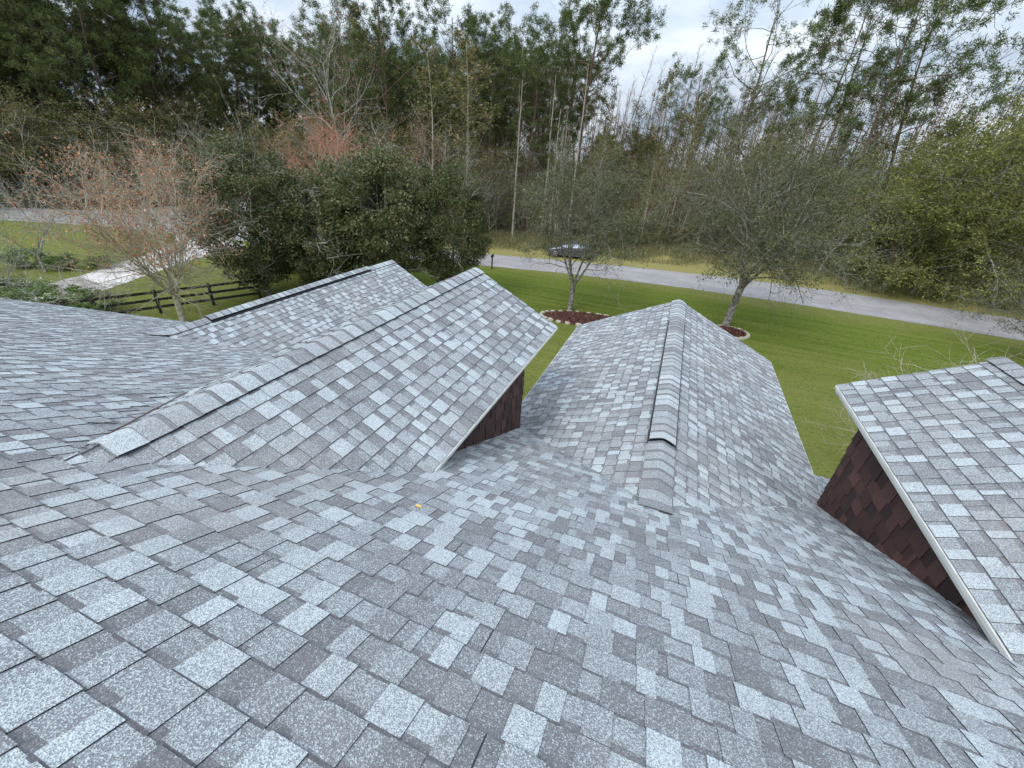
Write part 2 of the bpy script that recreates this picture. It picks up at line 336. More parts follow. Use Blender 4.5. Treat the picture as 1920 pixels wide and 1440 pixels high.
# ---------------------------------------------------------------- roofs (real overlapping shingles)
H = 1.17
EXPO = .137
def shingle_field(O, U, V, width, length, seed, expo=EXPO, wr=(.068, .142), gr=(.060, .122), tb=.0055, tt=.0038, band=True, ustart=0.0, bias=0.0, edge_dark=True):
    """courses of laminated shingles on the plane O + u*U + v*V (U, V unit vectors); returns MB"""
    rnd = random.Random(seed); O = Vector(O); U = Vector(U).normalized(); V = Vector(V).normalized(); Nn = U.cross(V).normalized(); mb = MB()
    P = lambda u, v, h: O+U*u+V*v+Nn*h
    def tone(tooth):
        r = rnd.random(); a_, b_ = ((.20, .62) if tooth else (.46, .93))
        if r < a_: return rnd.uniform(.0, .22)
        if r < b_: return rnd.uniform(.30, .56)
        return rnd.uniform(.76, 1.0)
    n = int(math.ceil(length/expo))
    for i in range(n):
        v0 = i*expo+rnd.uniform(-.0015, .0015); v1 = min((i+1)*expo, length)+.012
        u = -rnd.uniform(0, .2); tooth = rnd.random() < .5; top = min(v1, length+.0)
        lift = rnd.uniform(0, .0012)
        while u < width:
            w = rnd.uniform(*(wr if tooth else gr))
            if rnd.random() < .07: w *= .5
            a = max(u, 0); b = min(u+w, width); u += w
            if b-a < .004: tooth = not tooth; continue
            tn = tone(tooth)+rnd.uniform(-.06, .06); e = -1 if edge_dark else tn
            if tooth:
                h0 = tb+tt+lift+rnd.uniform(0, .0012); h1 = .0045
                ja = rnd.uniform(-.002, .002)
                mb.quad(P(a, v0+ja, h0), P(b, v0+ja, h0), P(b, v1, h1), P(a, v1, h1), tn)
                mb.quad(P(a, v0+ja, 0), P(b, v0+ja, 0), P(b, v0+ja, h0), P(a, v0+ja, h0), e)
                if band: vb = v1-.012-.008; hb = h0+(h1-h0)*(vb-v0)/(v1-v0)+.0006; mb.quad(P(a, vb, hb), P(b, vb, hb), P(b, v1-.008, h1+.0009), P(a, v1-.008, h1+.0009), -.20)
                mb.quad(P(a, v1, 0), P(a, v0+ja, 0), P(a, v0+ja, h0), P(a, v1, h1), e)
                mb.quad(P(b, v0+ja, 0), P(b, v1, 0), P(b, v1, h1), P(b, v0+ja, h0), e)
            else:
                h0 = tb; h1 = .001; vb = v1-.012-.034 if band else v1; hb = h0+(h1-h0)*(vb-v0)/(v1-v0)
                mb.quad(P(a, v0, h0), P(b, v0, h0), P(b, vb, hb), P(a, vb, hb), tn)
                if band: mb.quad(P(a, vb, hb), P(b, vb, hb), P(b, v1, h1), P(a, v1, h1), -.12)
                mb.quad(P(a, v0, 0), P(b, v0, 0), P(b, v0, h0), P(a, v0, h0), e)
                # shingle joint now and then
                if rnd.random() < .12 and b-a > .1:
                    m_ = (a+b)/2; mb.quad(P(m_, v0, h0+.0008), P(m_+.005, v0, h0+.0008), P(m_+.004, v1-.012, .0026), P(m_, v1-.012, .0026), -1)
            tooth = not tooth
    return mb
def slab(mb, O, U, V, width, length, t=.03, off=-.0005):
    O = Vector(O); U = Vector(U).normalized(); V = Vector(V).normalized(); Nn = U.cross(V).normalized()
    p = [O+U*u+V*v+Nn*h for h in (-t+off, off) for u, v in ((0, 0), (width, 0), (width, length), (0, length))]
    mb.hexa(p, -1)

house = empty('house', (0, 0, 0)); tag(house, 'large house under its own grey shingle roof with dormers and wings, photographed from the ridge', 'house')
sM, sD, s2, sa = .4859, .5006, .4727, .5262
ye = 6.6432*H; xL = -9.6903*H; xR = 15.0; yr = -1.9
zM = lambda y: CAMZ-H-sM*y
def main_slope():
    cv = math.cos(math.atan(sM)); L = (ye-yr)/cv
    O = (xR, ye, zM(ye)); U = (-1, 0, 0); V = (0, -1, sM)
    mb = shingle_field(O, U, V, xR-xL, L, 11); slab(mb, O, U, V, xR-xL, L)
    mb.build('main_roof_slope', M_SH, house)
main_slope()
def back_slope():
    O = (xL, yr-9, zM(yr)-9*sM); U = (1, 0, 0); V = (0, 1, sM); L = math.hypot(9, 9*sM)
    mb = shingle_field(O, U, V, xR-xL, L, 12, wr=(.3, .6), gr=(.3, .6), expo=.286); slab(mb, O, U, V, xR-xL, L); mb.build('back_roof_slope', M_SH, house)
back_slope()

def caps(name, x0, zr, slope, ya, yb, parent, seed, wide=.15, expo=.16, drape=True, lift=0.008, sag=.0, top_round=.03):
    """bent cap shingles along a ridge that runs in y; butts face -y"""
    rnd = random.Random(seed); mb = MB(); y = ya
    ang = math.atan(slope); c_, s_ = math.cos(ang), math.sin(ang)
    offs = [-1, -.72, -.4, -.16, 0, .16, .4, .72, 1]
    def prof(yy, h):
        out_ = []
        for q in offs:
            d = q*wide; x = x0+d*c_; z = zr-math.sqrt(d*d+top_round**2)*s_+top_round*s_*1.0
            if drape:
                zm = zM(yy)+.008; k = z-zm
                z = z if k > .05 else (zm+.05*math.exp((k-.05)/.05) if k > -.25 else zm)
            out_.append(Vector((x, yy, z+h)))
        return out_
    while y < yb:
        tn = rnd.choice([rnd.uniform(.1, .35), rnd.uniform(.4, .65), rnd.uniform(.4, .65), rnd.uniform(.75, 1.0)]); y1 = min(y+expo+.02, yb+.01)
        A = prof(y, lift+.006+rnd.uniform(0, .001)); B = prof(y1, lift+.001); A0 = prof(y, lift-.002); Bm = prof(y+.035, lift+.0075)
        for i in range(len(offs)-1):
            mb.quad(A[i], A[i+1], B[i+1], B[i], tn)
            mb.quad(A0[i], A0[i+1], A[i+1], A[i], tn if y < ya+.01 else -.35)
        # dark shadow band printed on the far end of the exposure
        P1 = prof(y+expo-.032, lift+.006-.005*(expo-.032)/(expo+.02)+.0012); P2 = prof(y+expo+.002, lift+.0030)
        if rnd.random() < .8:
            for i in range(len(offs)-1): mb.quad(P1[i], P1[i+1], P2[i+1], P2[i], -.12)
        for S, k in ((A, 0), (A, -1)):
            z0 = Vector((0, 0, -.010)); mb.quad(A[k], B[k], B[k]+z0, A[k]+z0, -1)
        y += expo
    return mb.build(name, M_SH, parent)

def gable(body, x0, zr, w, slope, yF, wall_x, wall_y, seed, fascia=.12, kinds='dormer', near_over=0.0):
    """gabled roof running in +y out of the main slope; body = parent part"""
    ys = (CAMZ-H-zr)/sM; e = zr-slope*w; y0 = ys-.05; L = math.hypot(w, slope*w); 
    # right slope
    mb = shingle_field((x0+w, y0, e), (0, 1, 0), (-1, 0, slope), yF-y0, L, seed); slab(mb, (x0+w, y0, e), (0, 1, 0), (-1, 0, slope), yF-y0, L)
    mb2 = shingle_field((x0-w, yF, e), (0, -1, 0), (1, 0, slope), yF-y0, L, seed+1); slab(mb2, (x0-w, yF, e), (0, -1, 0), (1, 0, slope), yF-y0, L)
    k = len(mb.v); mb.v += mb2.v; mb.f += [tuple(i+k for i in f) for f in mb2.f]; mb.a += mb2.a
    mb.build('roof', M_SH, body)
    # eave fascia with a stepped drip edge, and rake boards
    yn = (CAMZ-H-e)/sM-.25
    for s_ in (1, -1):
        xe = x0+s_*w; f = MB()
        f.box(min(xe-s_*.030, xe-s_*.006), max(xe-s_*.030, xe-s_*.006), yn, yF-.02, e-.03-fascia, e-.012)
        f.box(min(xe-s_*.004, xe+s_*.014), max(xe-s_*.004, xe+s_*.014), yn, yF-.005, e-.034, e-.002)
        f.build('fascia', M_TRIM, body)
    for s_ in (1, -1):
        rk = MB(); a = Vector((x0, yF-.02, zr-.09)); b = Vector((x0+s_*w*.985, yF-.02, e-.09)); rk.bar(a, b, .02, .11); rk.build('rake_board', M_TRIM, body)
    for s_ in (1, -1):
        sf = MB(); xa, xb = sorted((x0+s_*(w-.035), x0+s_*(wall_x-.0))); sf.box(xa, xb, yn, yF-.04, e-.055, e-.04); sf.build('soffit', M_TRIM, body)

def dormer(name, x0, zr, w, yF, wx, wy, seed, fascia, label):
    e = zr-sD*w; zb = zM(wy)-.15; ys = (CAMZ-H-(e))/sM
    # body: shake covered walls as one mesh (two cheeks and the gable wall)
    mb = MB()
    for s_ in (1, -1):
        X = x0+s_*wx; O = (X, wy, zb-.3) if s_ > 0 else (X, ys-.4, zb-.3); U = (0, -1, 0) if s_ > 0 else (0, 1, 0)
        if s_ > 0: O = (X, ys-.4, zb-.3); U = (0, 1, 0)
        else: O = (X, wy, zb-.3); U = (0, -1, 0)
        V = (0, 0, 1); wdt = wy-ys+.4
        q = shingle_field(O, U, V, wdt, e-.05-(zb-.3)-.004, seed+5, expo=.145, wr=(.09, .22), gr=(.08, .18), tb=.009, tt=.007, band=False, edge_dark=False)
        k = len(mb.v); mb.v += q.v; mb.f += [tuple(i+k for i in f) for f in q.f]; mb.a += q.a
        mb.quad((X-s_*.003, ys-.4, zb-.3), (X-s_*.003, wy, zb-.3), (X-s_*.003, wy, e-.05), (X-s_*.003, ys-.4, e-.05), .2)
    q = shingle_field((x0+wx, wy, zb-.3), (-1, 0, 0), (0, 0, 1), 2*wx, e-.05-(zb-.3)-.004, seed+9, expo=.145, tb=.009, tt=.007, band=False, edge_dark=False)
    k = len(mb.v); mb.v += q.v; mb.f += [tuple(i+k for i in f) for f in q.f]; mb.a += q.a
    mb.poly([(x0-wx, wy-.003, zb-.3), (x0+wx, wy-.003, zb-.3), (x0+wx, wy-.003, e-.03), (x0, wy-.003, zr-.06), (x0-wx, wy-.003, e-.03)], .2)
    body = mb.build(name, M_SIDE, house); tag(body, label=label)
    gable(body, x0, zr, w, sD, yF, wx, wy, seed, fascia)
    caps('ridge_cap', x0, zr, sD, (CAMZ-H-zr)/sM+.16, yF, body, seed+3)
    # window in the gable wall
    wi = MB(); zc = (zb+e)/2+.15
    for a, b, c, d in ((-.38, .38, .40, .47), (-.38, .38, -.47, -.40), (-.38, -.31, -.40, .40), (.31, .38, -.40, .40), (-.015, .015, -.40, .40)):
        wi.box(x0+a, x0+b, wy+.012, wy+.05, zc+c, zc+d)
    wf = wi.build('window', M_TRIM, body)
    return body
Dw = 1.1417*H
d1b = dormer('dormer', -2.3067*H, CAMZ-1.3147*H, Dw, 4.85*H, 1.008*H, 4.0631*H, 31, .035, 'dormer with its whole shingled ridge in view, left of centre')
d3b = dormer('dormer', 2.9791*H, CAMZ-1.347*H, 1.1023*H, 4.7794*H, 0.9726*H, 4.2632*H, 47, .046, 'dormer cut off by the right edge, with white fascia over brown shake wall')

def wing(name, x0, zr, w, slope, yF, seed, vent, label):
    e = zr-slope*w; ys = (CAMZ-H-zr)/sM; wx = w-.40; wy = yF-.45
    mb = MB()
    y0 = ys+.3
    for s_ in (1, -1): X = x0+s_*wx; mb.box(min(X, X-s_*.15), max(X, X-s_*.15), y0, wy, 0, e-.06)
    mb.box(x0-wx+.151, x0+wx-.151, wy-.15, wy-.001, 0, e-.06); mb.poly([(x0-wx, wy-.003, e-.06), (x0+wx, wy-.003, e-.06), (x0, wy-.003, zr-.12)])
    body = mb.build(name, M_WALL, house); tag(body, label=label)
    gable(body, x0, zr, w, slope, yF, wx, wy, seed, .13)
    va, vb = vent
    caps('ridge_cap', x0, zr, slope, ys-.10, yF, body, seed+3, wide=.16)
    ang = math.atan(slope); c_, s_ = math.cos(ang), math.sin(ang); q = MB()
    # baffle strip: black plastic wedge with open ends
    prof = []
    for d, h in ((-.170, .010), (-.170, .030), (0, .025), (.170, .030), (.170, .010)):
        prof.append((x0+d*c_, zr-abs(d)*s_+h-.002))
    A = [Vector((x, va, z)) for x, z in prof]; B = [Vector((x, vb, z)) for x, z in prof]
    for i in range(4): q.quad(A[i], A[i+1], B[i+1], B[i])
    q.poly(A[::-1]); q.poly(B)
    q.build('ridge_vent', M_BLACKP, body)
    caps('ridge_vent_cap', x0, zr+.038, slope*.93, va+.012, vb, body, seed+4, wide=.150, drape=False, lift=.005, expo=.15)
    return body
wing('wing', .2914*H, CAMZ-2.2391*H, 1.8226*H, s2, 8.3112*H, 61, (3.43*H, 7.1*H), 'wide gabled wing in the centre, seen along its ridge with a black edged ridge vent')
wing('wing', -6.9502*H, CAMZ-2.6955*H, 2.35*H, sa, 9.4118*H, 77, (4.3*H, 8.4*H), 'gabled wing at the left, partly behind the dormer')

def house_walls():
    mb = MB(); x0, x1, y0, y1 = xL+.35, xR-.4, yr-8.6, ye-.45
    ring = [(y0, 0), (y1, 0), (y1, zM(y1)-.06), (yr, zM(yr)-.08), (y0, zM(yr)-sM*(yr-y0)-.06)]
    for X in (x0, x1): mb.poly([(X, y, z) for y, z in ring])
    for (a, b) in ((0, 4), (1, 2)):
        mb.quad((x0, *ring[a]), (x1, *ring[a]), (x1, *ring[b]), (x0, *ring[b]))
    mb.build('wall', M_WALL, house)
    g_ = MB(); g_.box(xL, xR, ye+.004, ye+.024, zM(ye)-.16, zM(ye)-.004)
    g_.build('fascia', M_TRIM, house)
    r_ = MB(); L = ye-yr
    r_.hexa([(xL+.001, yr, zM(yr)-.16), (xL+.02, yr, zM(yr)-.16), (xL+.02, ye, zM(ye)-.16), (xL+.001, ye, zM(ye)-.16), (xL+.001, yr, zM(yr)-.035), (xL+.02, yr, zM(yr)-.035), (xL+.02, ye, zM(ye)-.035), (xL+.001, ye, zM(ye)-.035)])
    r_.build('rake_board', M_TRIM, house)
    # rusty open cut along the valley left of the near dormer, with a few lifted shingle edges
    x1_, zr = -2.3067*H, CAMZ-1.3147*H; v = MB(); dn = Vector((0, 0, 1)); rnd = random.Random(5)
    f = lambda s: Vector((x1_-s, (CAMZ-H-(zr-sD*s))/sM, zr-sD*s+.016))
    prev = None; pts = [f(.15+i*.073) for i in range(17)]
    for i in range(16):
        a, b = pts[i], pts[i+1]; wd = .010*math.sin(math.pi*(i+.8)/17.5)+.002
        j = rnd.uniform(-.004, .004); v.bar(a+Vector((j, 0, .004)), b+Vector((rnd.uniform(-.004, .004), 0, .004)), wd*.75, .006)
    v.build('valley_flashing', M_RUST, house)
    for (xa, y_a), (xb, y_b) in [((-2.98, 0.86), (-2.95, 0.97)), ((-3.32, 1.12), (-3.23, 1.23)), ((-3.36, 1.24), (-3.36, 1.3)), ((-3.52, 1.38), (-3.51, 1.49)), ((-3.64, 1.51), (-3.61, 1.61)), ((-3.89, 1.76), (-3.89, 1.87)), ((-4.03, 1.86), (-4.01, 2.01))]:
        k = MB(); k.bar((xa, y_a, zM(y_a)+.010), (xb, y_b, zM(y_b)+.013), .004, .004); k.build('lifted_shingle_edge', M_BLACKP, house)
house_walls()
SC['stage'] = 1
#@@TREES
L_PALE = leaf_mat('pale_blossom', [(0, (.45, .46, .38)), (1, (.72, .70, .62))])
# ---------------------------------------------------------------- tree building
def tubes_np(S, k):
    """S (n,8): p0 p1 r0 r1 -> verts, quads"""
    S = np.asarray(S, float); n = len(S); p0, p1, r0, r1 = S[:, :3], S[:, 3:6], S[:, 6], S[:, 7]
    d = p1-p0; L = np.linalg.norm(d, axis=1, keepdims=True)+1e-9; d = d/L
    p1 = p1+d*np.minimum(r1[:, None]*.5, L*.2)
    ref = np.where(np.abs(d[:, 2:3]) < .9, np.array([[0, 0, 1.]]), np.array([[1., 0, 0]])); a = np.cross(d, ref); a /= np.linalg.norm(a, axis=1, keepdims=True)+1e-9; b = np.cross(d, a)
    th = np.arange(k)*2*np.pi/k; c, s = np.cos(th), np.sin(th)
    ring = a[:, None, :]*c[None, :, None]+b[:, None, :]*s[None, :, None]
    V = np.concatenate([p0[:, None]+ring*r0[:, None, None], p1[:, None]+ring*r1[:, None, None]], 1).reshape(-1, 3)
    i = np.arange(k); j = (i+1) % k; q = np.stack([i, i+k, j+k, j], -1)
    F = (q[None]+(np.arange(n)*2*k)[:, None, None]).reshape(-1, 4)
    return V, F
def grow(rnd, p, d, L, r, lvl, spec, S, T):
    sp = spec[lvl]; n = sp.get('seg', 4); p = np.array(p, float); d = np.array(d, float); d /= np.linalg.norm(d); pts = [p.copy()]; dirs = [d.copy()]; rr = [r]
    tap = sp.get('taper', .35)
    for i in range(n):
        d = d+rnd.normal(0, sp.get('wander', .12), 3)+np.array([0, 0, sp.get('up', 0.0)]); d /= np.linalg.norm(d)
        q = p+d*L/n; r1 = r*(1-(1-tap)*(i+1)/n); S.append((*p, *q, rr[-1], r1, lvl)); p = q; pts.append(p.copy()); dirs.append(d.copy()); rr.append(r1)
    last = lvl+1 >= len(spec)
    if last or sp.get('tips'):
        for i in range(1, n+1): T.append((*pts[i], *dirs[i]))
    if last: return
    c = spec[lvl+1]; m = sp['kids']; m = int(m) if rnd.random() > m-int(m) else int(m)+1
    ga = rnd.uniform(0, 6.28)
    for kk in range(m):
        f = sp.get('from', .3)+(1-sp.get('from', .3))*((kk+rnd.uniform(0, 1))/m)**sp.get('bias', 1.0); f = min(f, .995); i = min(int(f*n), n-1); t = f*n-i
        q = pts[i]*(1-t)+pts[i+1]*t; dd = dirs[i+1]; ga += 2.4+rnd.normal(0, .5)
        ref = np.array([0, 0, 1.]) if abs(dd[2]) < .9 else np.array([1., 0, 0]); a = np.cross(dd, ref); a /= np.linalg.norm(a); b = np.cross(dd, a)
        an = np.radians(rnd.uniform(*c['angle'])); nd = dd*np.cos(an)+(a*np.cos(ga)+b*np.sin(ga))*np.sin(an)
        shape = sp.get('shape'); lf = 1.0
        if shape == 'cone': lf = 1.15-.75*(f-sp.get('from', .3))/(1-sp.get('from', .3)+1e-6)
        if shape == 'dome': g = (f-sp.get('from', .3))/(1-sp.get('from', .3)+1e-6); lf = .55+.9*math.sin(math.pi*min(1, g*.75+.12))
        rb = rr[i]*c.get('rr', .5); Lb = c['len']*lf*rnd.uniform(.7, 1.25)*(1 if c.get('abs') else L)
        grow(rnd, q, nd, Lb, max(rb, c.get('rmin', .004)), lvl+1, spec, S, T)
def wood_mesh(name, S, kk=(8, 5, 3, 3, 3)):
    S = np.array(S); Vs, Fs, off = [], [], 0
    for l in range(int(S[:, 8].max())+1):
        q = S[S[:, 8] == l]
        if len(q) == 0: continue
        V, F = tubes_np(q[:, :8], kk[min(l, len(kk)-1)]); Vs.append(V); Fs.append(F+off); off += len(V)
    return np_mesh(name, np.concatenate(Vs), np.concatenate(Fs), smooth=True)
def leaf_mesh(name, C, rnd, size, aspect=.5, var=.35, droop=0.0, dirs=None, align=0.0, seedbase=None):
    n = len(C); d = rnd.normal(0, 1, (n, 3)); d /= np.linalg.norm(d, axis=1, keepdims=True)
    if dirs is not None: d = d*(1-align)+dirs*align
    d[:, 2] -= droop; d /= np.linalg.norm(d, axis=1, keepdims=True)+1e-9
    o = rnd.normal(0, 1, (n, 3)); s = np.cross(d, o); s /= np.linalg.norm(s, axis=1, keepdims=True)+1e-9
    L = (size*np.clip(rnd.normal(1, var, n), .4, 2))[:, None]; w = L*aspect*.5
    nn = np.cross(d, s)
    V = np.stack([C, C+d*L*.5+s*w+nn*L*.08, C+d*L, C+d*L*.5-s*w+nn*L*.08], 1).reshape(-1, 3); F = np.arange(n*4).reshape(-1, 4)
    return np_mesh(name, V, F)
def scatter(T, rnd, per, spread, flat=1.0):
    T = np.array(T); P = np.repeat(T[:, :3], per, 0); D = np.repeat(T[:, 3:6], per, 0); o = rnd.normal(0, spread, P.shape); o[:, 2] *= flat
    return P+o, D
def make_tree(name, seed, p, bark, leaf=None, lean=(0, 0), multi=1):
    """builds one tree at the world origin: Empty > trunk, crown; returns the Empty and its height"""
    rnd = np.random.default_rng(seed); S, T = [], []
    if multi == 1: grow(rnd, (0, 0, -.1), (lean[0], lean[1], 1), p['h'], p['r'], 0, p['spec'], S, T)
    else:
        st = p.get('stem', 1.5); q = np.array([lean[0]*st, lean[1]*st, st]); S.append((0, 0, -.1, *(q*.5), p['r']*1.25, p['r']*1.05, 0)); S.append((*(q*.5), *q, p['r']*1.05, p['r']*.95, 0))
        for i in range(multi):
            a = 2*math.pi*(i+rnd.uniform(-.25, .25))/multi; sp = p.get('spread', .45)*rnd.uniform(.6, 1.2)
            grow(rnd, q-np.array([0, 0, .12]), (math.cos(a)*sp+lean[0], math.sin(a)*sp+lean[1], 1), (p['h']-st)*rnd.uniform(.85, 1.05), p['r']*p.get('rs', .62), 0, p['spec'], S, T)
    e = empty(name); 
    obj('trunk', wood_mesh('trunk', S), bark, e)
    if leaf and T:
        lf = p['leaf']; Tt = np.array(T)
        if lf.get('zmin'): Tt = Tt[Tt[:, 2] > lf['zmin']]
        if lf.get('drop'): Tt = Tt[rnd.random(len(Tt)) > lf['drop']]
        C, D = scatter(Tt, rnd, lf['per'], lf['spread'], lf.get('flat', 1)); 
        obj('crown', leaf_mesh('crown', C, rnd, lf['size'], lf.get('aspect', .5), droop=lf.get('droop', 0), dirs=D, align=lf.get('align', 0)), leaf, e)
    return e, max(s[5] for s in S)
def place(e, x, y, s=1.0, rz=0.0, label=None, cat='tree', group=None, sz=None, z=0.0, tilt=(0, 0)):
    e.location = (x, y, z-.02); e.rotation_euler = (tilt[0], tilt[1], rz); e.scale = (s, s, sz or s); tag(e, label, cat, group); return e
USED = set()
def inst(proto, x, y, h, rz, label, cat='tree', group=None, tilt=(0, 0), wide=None):
    e, ph = proto
    if e.name in USED: e = copy_tree(e)
    else: USED.add(e.name)
    s = h/ph; return place(e, x, y, (wide or 1)*s, rz, label, cat, group, sz=s, tilt=tilt)

# pines: bare bole, high open crown of crooked limbs ending in needle tufts
def pine(seed, h=24, frm=.55, kids=16, ln=.19, per=17, dens=0, lean=(0, 0), name='pine_tree', r=.21):
    spec = [dict(seg=14, wander=.035, up=.03, kids=kids, **{'from': frm}, shape='dome', taper=.22),
            dict(seg=5, wander=.20, up=.07, kids=4.2, **{'from': .45}, angle=(42, 88), len=ln, rr=.50, taper=.35, tips=False),
            dict(seg=3, wander=.2, up=.12, kids=3.2, **{'from': .35}, angle=(25, 65), len=.42, rr=.55, rmin=.020, taper=.5, tips=True),
            dict(seg=2, wander=.2, up=.12, angle=(20, 55), len=.55, rr=.6, rmin=.009, taper=.6)]
    return make_tree(name, seed, dict(h=h, r=r, spec=spec, leaf=dict(per=int(per*4.2), spread=.17, size=.27, aspect=.18, align=.1, drop=.62)), M_BARK_PINE, L_PINE, lean=lean)
P_PINE = [pine(1, frm=.56), pine(2, frm=.62, kids=13), pine(3, frm=.45, kids=20, ln=.17), pine(4, frm=.66, kids=12, ln=.16, per=20), pine(5, frm=.5, kids=17, ln=.22, per=14)]
P_BIGPINE = pine(6, frm=.60, kids=19, ln=.20, per=20, r=.27, name='pine_tree')
P_FORK = pine(9, frm=.42, kids=18, ln=.27, per=12, lean=(.06, 0), r=.25, name='pine_tree')
# bushy pines of the left wood
P_FULL = [pine(21, frm=.30, kids=26, ln=.20, per=24, r=.25), pine(22, frm=.36, kids=24, ln=.22, per=24, r=.25), pine(23, frm=.25, kids=26, ln=.18, per=26)]
# slim bare swamp trees
def slim(seed, bark, h=19, leaf=None, per=2, tw=.05, frm=.25, kids=34, name='slim_bare_tree', r=.095, up=.10, ln=.085, size=.13):
    spec = [dict(seg=12, wander=.025, up=.02, kids=kids, **{'from': frm}, shape='cone', taper=.2),
            dict(seg=4, wander=.15, up=up, kids=5, **{'from': .15}, angle=(35, 65), len=ln, rr=.35, rmin=.014, taper=.4),
            dict(seg=3, wander=.2, up=up, angle=(20, 50), len=.6, rr=.6, rmin=.009, taper=.5)]
    return make_tree(name, seed, dict(h=h, r=r, spec=spec, leaf=dict(per=per, spread=.16, size=size, aspect=.6)), bark, leaf)
P_CYP = [slim(31, M_TWIG_PINK), slim(32, M_TWIG_PINK, kids=28, frm=.35), slim(33, M_BARK_PALE, kids=26, frm=.3), slim(34, M_TWIG_PINK, kids=40)]
P_SLIML = [slim(41, M_BARK_PALE, leaf=L_WOODS, per=7, kids=26, frm=.3, ln=.13, name='slim_leafy_tree', size=.17), slim(42, M_BARK_PALE, leaf=L_WOODS, per=9, kids=24, frm=.4, ln=.14, name='slim_leafy_tree', size=.17), slim(43, M_BARK_PALE, leaf=L_BROWN, per=6, kids=26, frm=.3, ln=.12, name='slim_leafy_tree', size=.15)]
P_SNAG = [slim(45, M_BARK_PALE, kids=5, frm=.6, h=12, name='dead_snag', r=.12, ln=.06), slim(46, M_BARK_PALE, kids=7, frm=.5, h=12, name='dead_snag', r=.10, ln=.08)]
def clump_crown(rnd, n, per, cr, rx, ry, z0, z1, low=.45, up=.35):
    # leaf clumps spread through a lumpy egg shaped volume, leaves mostly on each clump's skin
    u = rnd.normal(0, 1, (n, 3)); u /= np.linalg.norm(u, axis=1, keepdims=True); rad = rnd.uniform(.62, 1.0, n)[:, None]
    u = u*rad; zc = (u[:, 2]+1)/2; k = np.where(zc < low, .80+.2*zc/low, 1.0)
    c = np.stack([u[:, 0]*rx*k, u[:, 1]*ry*k, z0+(z1-z0)*zc], 1); q = np.repeat(c, per, 0); m = len(q)
    v = rnd.normal(0, 1, (m, 3)); v /= np.linalg.norm(v, axis=1, keepdims=True); v[:, 2] = v[:, 2]*.75+up*.3
    r = np.repeat(rnd.uniform(.5, 1.4, n), per)*cr*rnd.uniform(.4, 1.25, m)
    return q+v*r[:, None]
# rounded understory trees
def broad(seed, bark, leaf, h=9, per=7, size=.17, spread=.20, frm=.18, kids=11, ln=.46, name='understory_tree', r=.14, up=.05, aspect=.55, drop=0, fine=4.5, multi=1, stem=1.0, sp0=.4, wander=.10, zmin=None, droop=0, lean=(0, 0), third=None, rs=.62):
    spec = [dict(seg=7, wander=wander, up=.02, kids=kids, **{'from': frm}, shape='dome', taper=.25),
            dict(seg=5, wander=.18, up=up, kids=6.5, **{'from': .2}, angle=(30, 75), len=ln, rr=.5, rmin=.02, taper=.35),
            dict(seg=4, wander=.22, up=up*.6, kids=fine, **{'from': .15}, angle=(25, 65), len=.42, rr=.5, rmin=.009, taper=.5, tips=third is None or third),
            dict(seg=2, wander=.25, up=.02, angle=(20, 60), len=.5, rr=.6, rmin=.006, taper=.6)]
    return make_tree(name, seed, dict(h=h, r=r, spec=spec, stem=stem, spread=sp0, rs=rs, leaf=dict(per=per, spread=spread, size=size, aspect=aspect, drop=drop, zmin=zmin, droop=droop)), bark, leaf, multi=multi, lean=lean)
P_UND = [broad(51, M_BARK_GREY, L_WOODS), broad(52, M_BARK_GREY, L_WOODS, frm=.1, kids=13), broad(53, M_BARK_GREY, L_WOODS, h=11, kids=12, per=6), broad(54, M_BARK_PALE, L_BROWN, h=10, per=4, size=.14), broad(55, M_BARK_GREY, L_HOLLY, h=9, per=9, frm=.08)]
P_BARE = [broad(57, M_BARK_PALE, None, h=8, kids=10, ln=.5, fine=4, name='bare_understory_tree', r=.09), broad(58, M_TWIG_PINK, L_BROWN, h=9, kids=12, per=1, size=.12, name='bare_understory_tree', r=.09)]
P_YEL = [broad(61, M_BARK_GREY, L_YELGREEN, h=13, kids=16, per=15, size=.20, spread=.24, r=.2, frm=.10), broad(62, M_BARK_GREY, L_YELGREEN, h=13, kids=15, per=14, size=.20, spread=.24, r=.2, frm=.15)]
P_BUSH = [broad(71, M_BARK_GREY, L_WOODS, h=2.4, kids=9, ln=.6, per=5, size=.13, spread=.12, r=.04, frm=.02, name='bush', fine=3), broad(72, M_BARK_GREY, L_HOLLY, h=2.6, kids=10, ln=.55, per=6, size=.12, spread=.12, r=.04, frm=.02, name='bush', fine=3)]
P_CEDAR = broad(75, M_BARK_PINE, L_WOODS, h=14, kids=30, ln=.24, per=8, size=.17, spread=.2, frm=.08, name='cedar_tree', r=.2, wander=.02, fine=3)

